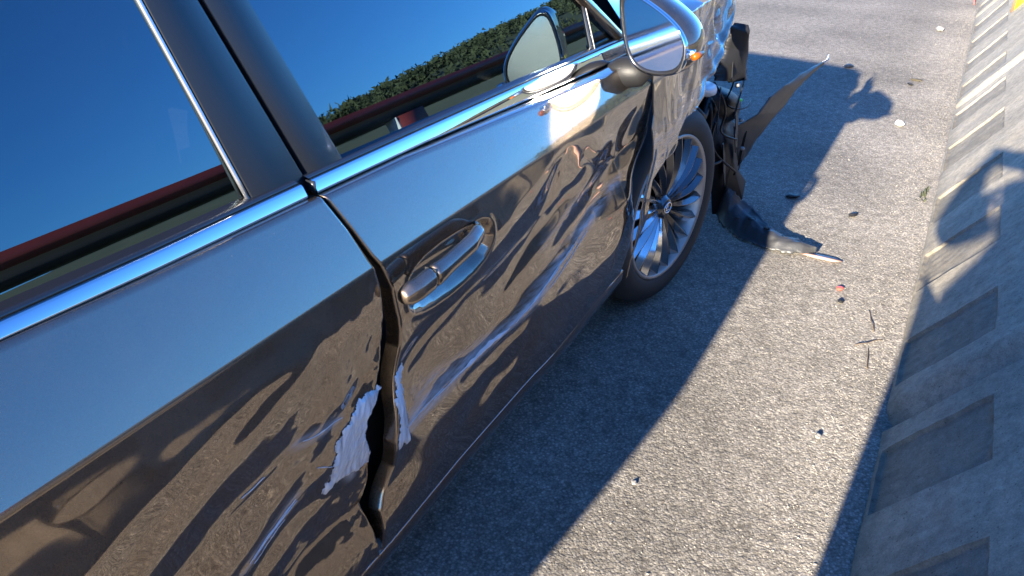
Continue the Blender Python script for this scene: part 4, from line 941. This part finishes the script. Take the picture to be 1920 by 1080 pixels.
# amber signal lamp low on the outer edge
lp = np.array([-.640, -.183, .968])
MB().tube([tuple(lp + np.array([-.002, .004, .0])), tuple(lp + np.array([.012, -.002, .001])), tuple(lp + np.array([.04, -.006, .003]))], [.0075, .008, .004], 10).build('signal_lamp', AMBER, mirror)
MB().box((-.636, -.180, .957), (-.624, -.160, .981)).build('lamp_surround', CHROME, mirror, bevel=.003)
arm = MB()
def swept(pts, rs, n=22, ky=.85):
    rings = []
    for i, (p_, r1) in enumerate(zip(pts, rs)):
        t = np.array(pts[min(i + 1, len(pts) - 1)]) - np.array(pts[max(i - 1, 0)]); t = t / np.linalg.norm(t)
        up = np.array([0, 0, 1.]); w = np.cross(t, up); w /= np.linalg.norm(w); up = np.cross(w, t)
        rings.append([tuple(np.array(p_) + w * r1 * math.cos(a) + up * r1 * ky * math.sin(a)) for a in np.linspace(0, 6.2832, n, endpoint=False)])
    V, F = grid_vf(np.array(rings), False, True); m = len(rings)
    return V, F + [tuple(range(n)), tuple(range((m - 1) * n, m * n))]
V, F = swept([(-.535, .105, .880), (-.54, .082, .881), (-.543, .064, .881), (-.546, .045, .880), (-.548, .0355, .880)], (.044, .037, .032, .0295, .029))
mesh('mirror_arm', V, F, PLASTIC, mirror)
V, F = swept([(-.548, .035, .880), (-.549, .0335, .881), (-.550, .018, .888), (-.551, -.006, .894), (-.549, -.030, .897), (-.545, -.050, .908), (-.543, -.056, .914)], (.024, .031, .037, .039, .036, .022, .006), 24, .95)
mesh('mirror_base', V, F, PLASTIC, mirror)

# ---- wheels
WR, WT = .335, .232
def lathe(prof, n=72):
    """profile of (radius, y) turned about the axle"""
    return np.array([[(r * math.cos(a), y, r * math.sin(a)) for r, y in prof] for a in np.linspace(0, 6.2832, n, endpoint=False)])
def make_wheel(loc, rz, first):
    Mx = Matrix.Translation(loc) @ Euler((0, 0, rz)).to_matrix().to_4x4()
    tf = lambda P: np.array([tuple(Mx @ Vector(p)) for p in np.asarray(P).reshape(-1, 3)]).reshape(np.asarray(P).shape)
    rim_b = lathe([(.236, .004), (.242, -.004), (.240, -.010), (.233, -.011), (.229, -.004), (.222, .010), (.215, .06), (.21, .18), (.236, .20)])
    w = MB().grid(tf(rim_b), True, False).build('wheel', BARREL, car)
    MB().grid(tf(lathe([(.238, .0), (.245, -.010), (.262, -.017), (.285, -.017), (.305, -.008), (.318, .006), (.326, .02), (.330, .032), (.3305, .034), (.324, .036), (.324, .042), (.331, .044), (.334, .075), (.328, .0765), (.328, .084), (.335, .0855), (.335, .125), (.328, .1265), (.328, .134), (.334, .1355), (.330, .175), (.31, .20), (.27, .215), (.238, .20)], 96)), True, False).build('tyre', RUBBER, w)
    MB().grid(tf(lathe([(.02, .10), (.155, .10), (.155, .115), (.02, .115)], 40)), True, False).build('brake_disc', simple('brake_steel', (.18, .17, .16), .4, .9) if first else bpy.data.materials['brake_steel'], w)
    # twisted blade spokes
    ns = 20
    proto = None
    for k in range(ns):
        a0 = 6.2832 * k / ns + .08
        rows = []
        for t in np.linspace(0, 1, 9):
            r = .040 + .192 * t; hw = (.0070 + .0140 * t) ; tw = .10 * t * t
            dep = .004 + .016 * (1 - t) ** 2 * 0 - .014 * math.sin(math.pi * t) + .018 * (1 - t)
            a = a0 + tw
            c, s_ = math.cos(a), math.sin(a); tx, tz = -s_, c
            def pt(q, y): return (r * c + q * tx, y, r * s_ + q * tz)
            rows.append([pt(-hw, dep + .034), pt(-hw * .96, dep + .010), pt(-hw * .05, dep - .0085), pt(hw * .12, dep - .0090), pt(hw * .95, dep + .008), pt(hw, dep + .034)])
        Q = tf(np.array(rows)); sm = MB()
        for j in range(5): sm.grid(Q[:, j:j + 2])
        o = sm.build('spoke', [ALLOYD, ALLOY], w)
        nf = len(rows) - 1
        o.data.polygons.foreach_set('material_index', [1 if f // nf in (1,) else 0 for f in range(5 * nf)])
    MB().grid(tf(lathe([(.001, .002), (.026, .002), (.030, .005), (.034, .012), (.048, .018), (.052, .03)], 40)), True, False).build('hub_cap', ALLOYD, w)
    # oval emblem with a slanted stroke
    em = MB()
    ov = [(.0225 * math.cos(a), 0.0005, .0165 * math.sin(a)) for a in np.linspace(0, 6.2832, 29)]
    em.tube([tuple(v) for v in tf(np.array(ov))], .0022, 6, caps=False)
    em.tube([tuple(v) for v in tf(np.array([(-.004, 0.0005, .012), (-.010, 0.0005, .002), (-.0115, 0.0005, -.006), (-.004, 0.0005, -.0075), (.012, 0.0005, -.0075)]))], .0018, 6)
    em.build('emblem', CHROME, w)
    return w
make_wheel((0, .022, WR), -R(10), True)
make_wheel((-2.87, .03, WR), 0, False)
make_wheel((0, 2 * W2 - .03, WR), math.pi, False)
make_wheel((-2.87, 2 * W2 - .03, WR), math.pi, False)

# ---- torn front corner
def thick(V, F, t, name, mat, parent, label=None, **k):
    o = mesh(name, V, F, mat, parent, label=label, **k)
    s = o.modifiers.new('thickness', 'SOLIDIFY'); s.thickness = t; s.offset = 0
    return o
def between(A, B, n, bulge, nrm, seed, amp):
    A, B = np.array(A), np.array(B); m = 90
    ta = np.linspace(0, len(A) - 1, m)
    A2 = np.stack([np.interp(ta, range(len(A)), A[:, i]) for i in range(3)], -1); B2 = np.stack([np.interp(ta, range(len(B)), B[:, i]) for i in range(3)], -1)
    jg = lambda q: (.010 * noise(ta, ta * 0 + q, .55, seed + 3, 4) + .003 * np.sign(noise(ta, ta * 0 + q, 1.7, seed + 5)) )[:, None] * (B2 - A2) / (np.linalg.norm(B2 - A2, axis=1, keepdims=True) + .01)
    rows = []
    for t in np.linspace(0, 1, n):
        Q = A2 + (B2 - A2) * t + np.array(nrm) * (bulge * math.sin(math.pi * t) + amp * noise(ta * .12, ta * 0 + t * .5, 1.1, seed)[:, None] * math.sin(math.pi * t) )
        rows.append(Q + (jg(0) if t == 0 else jg(7) if t == 1 else 0))
    return grid_vf(np.array(rows))
spk = root('bumper_strip', 'torn black bumper strip sticking up forward with a pale tip', 'car part', (1.1, .05, 0))
V, F = between(SPIKE_L, SPIKE_R, 12, .016, (-.3, -.5, .6), 5, .012)
thick(V, F, .003, 'strip', PLASTIC2, spk)
tip = np.array(SPIKE_L[-2:]), np.array(SPIKE_R[-2:])
tp = [tip[0][0] * .35 + tip[0][1] * .65, tip[0][1], np.array(SPIKE_L[-1]) + (.03, 0, .02), tip[1][1], tip[1][0] * .35 + tip[1][1] * .65]
MB().prism([tuple(np.array(q) + (-.006, -.008, .008)) for q in tp], (.004, .006, -.006)).build('pale_tip', simple('pale_grey', (.8, .8, .8), .35), spk)  # pale grey piece over the far end of the strip
MB().tube([(.95, .30, .42), (1.0, .12, .28), (1.09, .05, .15), (1.10, .06, .03), (1.1, .07, 0.005)], [.02, .018, .014, .012, .012], 8).build('mounting_leg', PLASTIC, spk)

ln = root('wheel_arch_liner', 'torn black wheel arch liner lying on the asphalt by the front wheel', 'car part', (.7, -.1, 0))
V, F = between(LINER_T, LINER_B, 22, .010, (0, 0, 1), 8, .020)
thick(V, F, .0025, 'liner_sheet', PLASTIC2, ln)
for (q, r) in (((.70, -.12, .062), .016), ((.655, -.19, .056), .012), ((.63, -.25, .046), .012), ((.67, -.07, .066), .010)):
    MB().tube([(q[0], q[1], q[2] - .004), (q[0], q[1], q[2] + .0)], r, 12).build('fixing_hole', DARK, ln)
lu = np.array(LINER_UP); c = lu.mean(0) + (-.03, -.02, .03)
V = np.vstack([lu, [c]]); F = [(i, (i + 1) % len(lu), len(lu)) for i in range(len(lu))]
thick(V, F, .006, 'upper_liner', PLASTIC, ln)
def plate(pts, d, name, mat, parent, bulge=(-.02, -.03, .01)):
    a = np.array(pts); c = a.mean(0) + np.array(bulge); n = len(a); V = np.vstack([a, [c], a + np.array(d), [a.mean(0) + np.array(d)]])
    F = [(i, (i + 1) % n, n) for i in range(n)] + [(n + 1 + (i + 1) % n, n + 1 + i, 2 * n + 1) for i in range(n)] + [(i, n + 1 + i, n + 1 + (i + 1) % n, (i + 1) % n) for i in range(n)]
    o = mesh(name, V, F, mat, parent)
    ss = o.modifiers.new('round', 'SUBSURF'); ss.levels = ss.render_levels = 1
    return o
V, F = between([FLAP[0], FLAP[1], FLAP[2], FLAP[3], FLAP[4]], [FLAP[10], FLAP[8], FLAP[7], FLAP[6], FLAP[5]], 12, .03, (-.3, -.9, .2), 77, .012)
thick(V, F, .006, 'bumper_bracket', PLASTIC, car)
lb = plate(LAMP_BOX, (.05, .16, 0), 'lamp_housing', PLASTIC, car, (-.03, -.05, .02))
plate(GREENMARK, (.003, -.012, .003), 'green_mark', GREEN, lb, (-.001, -.013, .001))
plate(WHITE_PIECE, (.03, .10, -.01), 'washer_neck', WHITEP, car, (-.015, -.03, .01))
hl = MB(); a = np.array([(.30, .02, .86), (.36, -.005, .79), (.52, .03, .76), (.70, .16, .76), (.72, .26, .82), (.50, .14, .90), (.36, .08, .93)])
plate(a, (.05, .14, -.02), 'headlight', simple('hazy_headlight', (.55, .54, .56), .5), car, (-.01, -.02, .02))
MB().box((.30, .12, .32), (.66, .5, .74)).build('inner_wing', DARK, car)
for k, (p0, p1, sag) in enumerate((((.36, .02, .66), (.62, -.02, .40), .05), ((.30, .03, .60), (.55, .02, .33), .09), ((.50, .01, .64), (.78, -.01, .50), .06), ((.44, .02, .50), (.70, -.03, .22), .04))):
    pts = [tuple(np.array(p0) + (np.array(p1) - np.array(p0)) * t + np.array([.02 * math.sin(5 * t + k), -.02 * math.sin(7 * t + k), -sag * math.sin(math.pi * t)])) for t in np.linspace(0, 1, 14)]
    MB().tube(pts, (.004, .0055, .003, .0045)[k], 6).build('wire', PLASTIC, car)
for k, (x, y, z, w, h, an) in enumerate(((.47, -.01, .70, .09, .05, .4), (.60, -.02, .56, .07, .10, -.5), (.73, .0, .40, .10, .06, .9), (.40, .0, .56, .05, .09, .2), (.84, -.01, .30, .08, .07, -.3), (.66, .01, .27, .06, .12, .6))):
    g = np.random.default_rng(50 + k); m_ = 11
    pl = [(w * (.6 + .5 * g.uniform()) * math.cos(a), h * (.5 + .7 * g.uniform()) * math.sin(a)) for a in np.linspace(0, 6.2832, m_, endpoint=False)]
    c_, s_ = math.cos(an), math.sin(an)
    MB().prism([(x + a * c_ - b_ * s_, y + .25 * a, z + a * s_ + b_ * c_) for a, b_ in pl], (.002, .004, .001)).build('torn_plastic', (PLASTIC, PLASTIC2)[k % 2], car, flat=True)
for (x, y, z) in ((.62, -.03, .47), (.52, -.02, .62), (.72, -.03, .33)):
    MB().tube([(x, y, z), (x - .006, y - .012, z + .004)], [.009, .005], 8).build('clip', simple('grey_clip', (.2, .2, .2), .5) if 'grey_clip' not in bpy.data.materials else bpy.data.materials['grey_clip'], car)
hose = MB(); hose.tube([(.18, .03, .62), (.28, .02, .56), (.36, .03, .60), (.46, .03, .54), (.40, .05, .44)], .012, 8); hose.build('hose', PLASTIC, car)

# ---- debris on the road
def chunk(name, label, cat, loc, size, mat, seed, group=None):
    g = np.random.default_rng(seed); bm = bmesh.new(); bmesh.ops.create_icosphere(bm, subdivisions=2, radius=1)
    V = np.array([v.co[:] for v in bm.verts]); F = [tuple(v.index for v in f.verts) for f in bm.faces]; bm.free()
    V = V * (1 + .35 * noise(V[:, 0] + V[:, 2], V[:, 1] - V[:, 2] * .5, .35, seed)[:, None] + g.uniform(-.1, .1, (len(V), 1)))
    an = g.uniform(0, 3.14); V = V * np.array(size); V = np.stack([V[:, 0] * math.cos(an) - V[:, 1] * math.sin(an), V[:, 0] * math.sin(an) + V[:, 1] * math.cos(an), V[:, 2] - V[:, 2].min() - .001], -1)
    o = mesh(name, V, F, mat, None, flat=True, loc=None); o.location = loc
    o['label'] = label; o['category'] = cat
    if group: o['group'] = group
    return o
dg = 'bits of broken car on the road'
chunk('plastic_fragment', 'small black plastic fragment in the car shadow beside the arch liner', 'fragment', DEBRIS[0], (.030, .020, .010), PLASTIC, 1, dg)
chunk('plastic_fragment', 'dark fragment on sunlit asphalt just outside the car shadow', 'fragment', DEBRIS[1], (.022, .014, .008), PLASTIC, 2, dg)
chunk('plastic_fragment', 'tiny dark fragment below the red one on sunlit asphalt', 'fragment', DEBRIS[2], (.011, .009, .006), PLASTIC, 3, dg)
chunk('red_fragment', 'small red fragment on sunlit asphalt', 'fragment', DEBRIS[3], (.013, .012, .006), REDM, 4, dg)
pk = MB(); a = np.array(DEBRIS[4]); pl = [(.0, -.075, 0), (.018, -.05, 0), (.02, .0, 0), (.014, .05, 0), (-.004, .085, 0), (-.012, .03, 0), (-.014, -.04, 0)]
o = MB().prism([tuple(a + np.array(q) + (0, .0, .006)) for q in pl], (0, 0, .004)).build('red_lens_strip', PINKM); tag(o, 'pale red plastic strip at the tip of the torn liner', 'fragment', dg)
chunk('dark_pebble', 'dark pebble far up the road near the wall', 'pebble', DEBRIS[5], (.045, .03, .02), STONEM, 6)
chunk('dry_leaf', 'dark dry leaf on the asphalt beyond the mirror shadow', 'leaf', DEBRIS[6], (.04, .022, .007), simple('leaf_brown', (.05, .04, .02), .7), 7)
chunk('plastic_fragment', 'black fragment inside the far end of the car shadow', 'fragment', DEBRIS[7], (.04, .03, .012), PLASTIC, 8, dg)
chunk('white_pebble', 'white pebble just below the mirror shadow', 'pebble', DEBRIS[8], (.025, .022, .015), simple('white_stone', (.75, .74, .7), .6), 9)
chunk('plastic_fragment', 'dark fragment beside the dry leaf', 'fragment', DEBRIS[9], (.02, .012, .008), PLASTIC, 10, dg)
chunk('dark_pebble', 'dark pebble in the shade beside the rear half of the front door', 'pebble', DEBRIS[11], (.008, .007, .004), STONEM, 12)
chunk('dark_pebble', 'dark pebble on sunlit grit at the edge of the car shadow', 'pebble', DEBRIS[15], (.010, .008, .005), STONEM, 14)
# weed at the foot of the wall
wd = root('weed', 'small dark weed growing at the foot of the wall', 'plant', DEBRIS[10])
g = np.random.default_rng(4); mb = MB(); LEAFM = simple('weed_leaf', (.03, .035, .015), .7, var=.5, vscale=40)
for k in range(26):
    b0 = np.array(DEBRIS[10]) + np.append(g.uniform(-.09, .09), [g.uniform(-.012, .02), 0])
    d = np.array([g.uniform(-.03, .03), g.uniform(-.01, .03), g.uniform(.006, .022)]); w = np.array([g.uniform(-.003, .003), .002, .001])
    mb.add([b0 - w, b0 + w, b0 + d * .6 + w * 1.3, b0 + d, b0 + d * .6 - w * 1.3], [(0, 1, 2, 3, 4)])
mb.build('leaves', LEAFM, wd)
MB().tube([DEBRIS[10], tuple(np.array(DEBRIS[10]) + (.02, .01, .03))], .003, 5).build('stem', LEAFM, wd)
TWIG = simple('twig_brown', (.08, .055, .035), .8)
for i, (x, y, an, L) in enumerate(((.14, -.66, .5, .16), (.02, -.62, -1.1, .2), (-.1, -.67, .2, .14))):
    pts = [(x + L * t * math.cos(an) + .006 * math.sin(9 * t + i), y + L * t * math.sin(an) * .4, .004 + .003 * math.sin(5 * t)) for t in np.linspace(0, 1, 10)]
    o = MB().tube(pts, .0016, 5).build('twig', TWIG)
    tag(o, ('thin dry twig lying nearest the wall joint', 'longer bent twig lying on the grit', 'short twig lying at the wall foot')[i], 'twig', 'dry twigs by the wall')
o = MB().tube([(7.2, -.71, .003), (7.3, -.70, .06), (7.34, -.69, .16), (7.4, -.70, .22)], .006, 6).build('red_twig', simple('red_stem', (.3, .05, .04), .6)); tag(o, 'thin red stem standing at the far foot of the wall', 'twig')

# loose grit on the asphalt, thickest along the wall foot
g = np.random.default_rng(12); mb_v = []; mb_f = []
tet = np.array([(1, 0, -.5), (-.6, .85, -.5), (-.6, -.85, -.5), (.1, .05, .8), (.5, .5, .2), (-.6, .1, .3)])
tf_ = [(0, 1, 4), (0, 4, 3), (1, 5, 3), (1, 3, 4), (1, 2, 5), (2, 3, 5), (0, 3, 2), (0, 2, 1)]
nG = 9000
yy = np.where(g.uniform(0, 1, nG) < .6, -.74 + np.abs(g.normal(0, .13, nG)), g.uniform(-.74, .25, nG))
xx = -1.6 + 8.5 * g.uniform(0, 1, nG) ** 1.7
for i in range(nG):
    s = g.uniform(.0012, .0030) * (1 + .6 * (g.uniform() < .05)); a = g.uniform(0, 6.28); c, q = math.cos(a), math.sin(a)
    T = tet * g.uniform(.55, 1.45, (6, 1)) * np.array([s, s * .8, s * .6]); T = np.stack([T[:, 0] * c - T[:, 1] * q + xx[i], T[:, 0] * q + T[:, 1] * c + yy[i], T[:, 2] + s * .3], -1)
    n = len(mb_v); mb_v += T.tolist(); mb_f += [tuple(k + n for k in f) for f in tf_]
gm = simple('grit', (.20, .182, .158), .8, var=.6, vscale=400)
o = mesh('grit', mb_v, mb_f, gm, None, flat=True); o['kind'] = 'stuff'; o['label'] = 'loose stone grit scattered over the asphalt along the wall'

# ================================================================== PHOTOGRAPHER (behind the camera; throws the shadow on the wall)
def skin_body(name, joints, edges, mat, parent=None, sub=2):
    me = bpy.data.meshes.new(name); keys = list(joints)
    off = np.array(offset_of(parent)) if parent else np.zeros(3)
    me.from_pydata([tuple(np.array(joints[k][:3]) - off) for k in keys], [(keys.index(a), keys.index(b_)) for a, b_ in edges], [])
    for m in (mat if isinstance(mat, list) else [mat]): me.materials.append(m)
    o = bpy.data.objects.new(name, me); link(o, parent)
    s = o.modifiers.new('skin', 'SKIN'); s.use_smooth_shade = True
    for i, k in enumerate(keys):
        r = joints[k][3]; r = r if isinstance(r, tuple) else (r, r)
        me.skin_vertices[0].data[i].radius = r
    me.skin_vertices[0].data[0].use_root = True
    o.modifiers.new('smooth', 'SUBSURF').levels = sub; o.modifiers['smooth'].render_levels = sub
    return o
px, py = -2.80, -.735
SKIN = simple('skin', (.45, .28, .2), .5); CLOTH = simple('dark_jacket', (.03, .035, .05), .85); JEAN = simple('dark_trousers', (.025, .03, .05), .9); HAIR = simple('black_hair', (.012, .010, .009), .6)
J = {'pelvis': (px, py, .92, (.155, .12)), 'waist': (px + .01, -.79, 1.05, (.145, .11)), 'chest': (px + .01, -.90, 1.27, (.155, .12)), 'neckb': (px + .01, -.93, 1.43, .075), 'neck': (px + .03, -.94, 1.50, .055), 'head': (px + .06, -.94, 1.59, (.078, .092)), 'crown': (px + .06, -.94, 1.70, (.062, .075)),
     'nose': (px + .155, -.94, 1.60, .014),
     'hl': (px, py + .10, .86, .095), 'kl': (px + .02, py + .11, .48, .064), 'al': (px, py + .13, .09, .044), 'tl': (px + .16, py + .15, .035, .034),
     'hr': (px, py - .09, .86, .095), 'kr': (px + .03, py - .02, .50, .066), 'ar': (px + .0, py + .035, .09, .046), 'tr': (px + .16, py + .035, .035, .034),
     'sl': (px + .01, -.755, 1.36, .058), 'el': (px + .10, -.535, 1.09, .046), 'wl': (-2.50, py + .125, 1.30, .030), 'pl': (-2.455, py + .095, 1.345, (.034, .018)),
     'sr': (px + .01, -1.08, 1.36, .065), 'er': (px + .08, -1.03, 1.09, .046), 'wr': (-2.50, py - .06, 1.30, .030), 'pr': (-2.455, py - .03, 1.345, (.034, .018))}
E = [('pelvis', 'waist'), ('waist', 'chest'), ('chest', 'neckb'), ('neckb', 'neck'), ('neck', 'head'), ('head', 'crown'), ('head', 'nose'), ('pelvis', 'hl'), ('hl', 'kl'), ('kl', 'al'), ('al', 'tl'), ('pelvis', 'hr'), ('hr', 'kr'), ('kr', 'ar'), ('ar', 'tr'), ('chest', 'sl'), ('sl', 'el'), ('el', 'wl'), ('wl', 'pl'), ('chest', 'sr'), ('sr', 'er'), ('er', 'wr'), ('wr', 'pr')]
for side, s in (('l', 1), ('r', -1)):
    b0 = J['p' + side]
    for k in range(4):
        z = b0[2] + .026 - .018 * k; L = (.030, .036, .034, .026)[k]
        J['f%s%da' % (side, k)] = (b0[0] + .012, b0[1] - s * .006, z + .010, .0085); J['f%s%db' % (side, k)] = (b0[0] + .012 + L * .5, b0[1] - s * .030, z + .014, .008); J['f%s%dc' % (side, k)] = (b0[0] + .012 + L * .55, b0[1] - s * .052, z + .012, .007)
        E += [('p' + side, 'f%s%da' % (side, k)), ('f%s%da' % (side, k), 'f%s%db' % (side, k)), ('f%s%db' % (side, k), 'f%s%dc' % (side, k))]
    J['t%sa' % side] = (b0[0] - .012, b0[1] - s * .012, b0[2] + .028, .010); J['t%sb' % side] = (b0[0] - .010, b0[1] - s * .038, b0[2] + .040, .009)
    E += [('p' + side, 't%sa' % side), ('t%sa' % side, 't%sb' % side)]
pn = root('person', 'photographer in dark clothes standing by the wall holding up a phone', 'person', (px, py, 0))
skin_body('body', J, E, SKIN, pn)
JJ = {k: J[k] for k in ('waist', 'chest', 'neckb', 'sl', 'el', 'wl', 'sr', 'er', 'wr')}
g_ = lambda r, a: tuple(q + a for q in r) if isinstance(r, tuple) else r + a
JK = {k: (*v[:3], g_(v[3], .014)) for k, v in JJ.items()}
JK['shadow_bulge'] = (px + .03, -.665, 1.09, (.085, .085))  # bulge added to the jacket to close a lit gap in its cast shadow
JK['hem'] = (px, py, .86, (.175, .14))
skin_body('jacket', JK, [('waist', 'chest'), ('chest', 'neckb'), ('waist', 'hem'), ('waist', 'shadow_bulge'), ('chest', 'sl'), ('sl', 'el'), ('el', 'wl'), ('chest', 'sr'), ('sr', 'er'), ('er', 'wr')], CLOTH, pn)
JT = {k: (*J[k][:3], g_(J[k][3], .014)) for k in ('pelvis', 'hl', 'kl', 'al', 'hr', 'kr', 'ar')}
skin_body('trousers', JT, [('pelvis', 'hl'), ('hl', 'kl'), ('kl', 'al'), ('pelvis', 'hr'), ('hr', 'kr'), ('kr', 'ar')], JEAN, pn)
for s, a, t in (('l', 'al', 'tl'), ('r', 'ar', 'tr')):
    skin_body('shoe', {'a': (*J[a][:2], .055, .052), 'h': (J[a][0] - .05, J[a][1], .042, .04), 't': (*J[t][:2], .036, .042)}, [('a', 'h'), ('a', 't')], SATIN, pn)
hr = MB(); hv = iv
bmh = bmesh.new(); bmesh.ops.create_icosphere(bmh, subdivisions=3, radius=1); hvv = np.array([v.co[:] for v in bmh.verts]); hf = [tuple(v.index for v in f.verts) for f in bmh.faces]; bmh.free()
keep = [f for f in hf if np.mean([hvv[i][2] for i in f]) > -.15 + .9 * max(0, np.mean([hvv[i][0] for i in f]))]
hr.add(hvv * np.array([.112, .095, .105]) + (px + .05, -.94, 1.665), keep); hr.build('hair', HAIR, pn)
for s in (1, -1):
    bm = bmesh.new(); bmesh.ops.create_uvsphere(bm, u_segments=10, v_segments=8, radius=.012); ev = np.array([v.co[:] for v in bm.verts]) + (px + .132, -.94 + s * .033, 1.635); ef = [tuple(v.index for v in f.verts) for f in bm.faces]; bm.free()
    mesh('eye', ev, ef, WHITEP, pn)
    mesh('ear', (ev - ev.mean(0)) * (1.3, .6, 2.2) + (px + .055, -.94 + s * .092, 1.61), ef, SKIN, pn)
MB().tube([(px + .140, -.964, 1.555), (px + .146, -.94, 1.552), (px + .140, -.916, 1.555)], .005, 6).build('mouth', PINKM, pn)
ph = root('phone', 'slim dark phone held up by the photographer', 'phone', (-2.42, py + .03, 1.33))
MB().box((-2.434, -.785, 1.312), (-2.426, -.627, 1.388)).build('phone_body', SATIN, ph, bevel=.003)
MB().box((-2.4355, -.780, 1.317), (-2.4343, -.632, 1.383)).build('screen', simple('phone_screen', (.02, .02, .025), .1), ph)
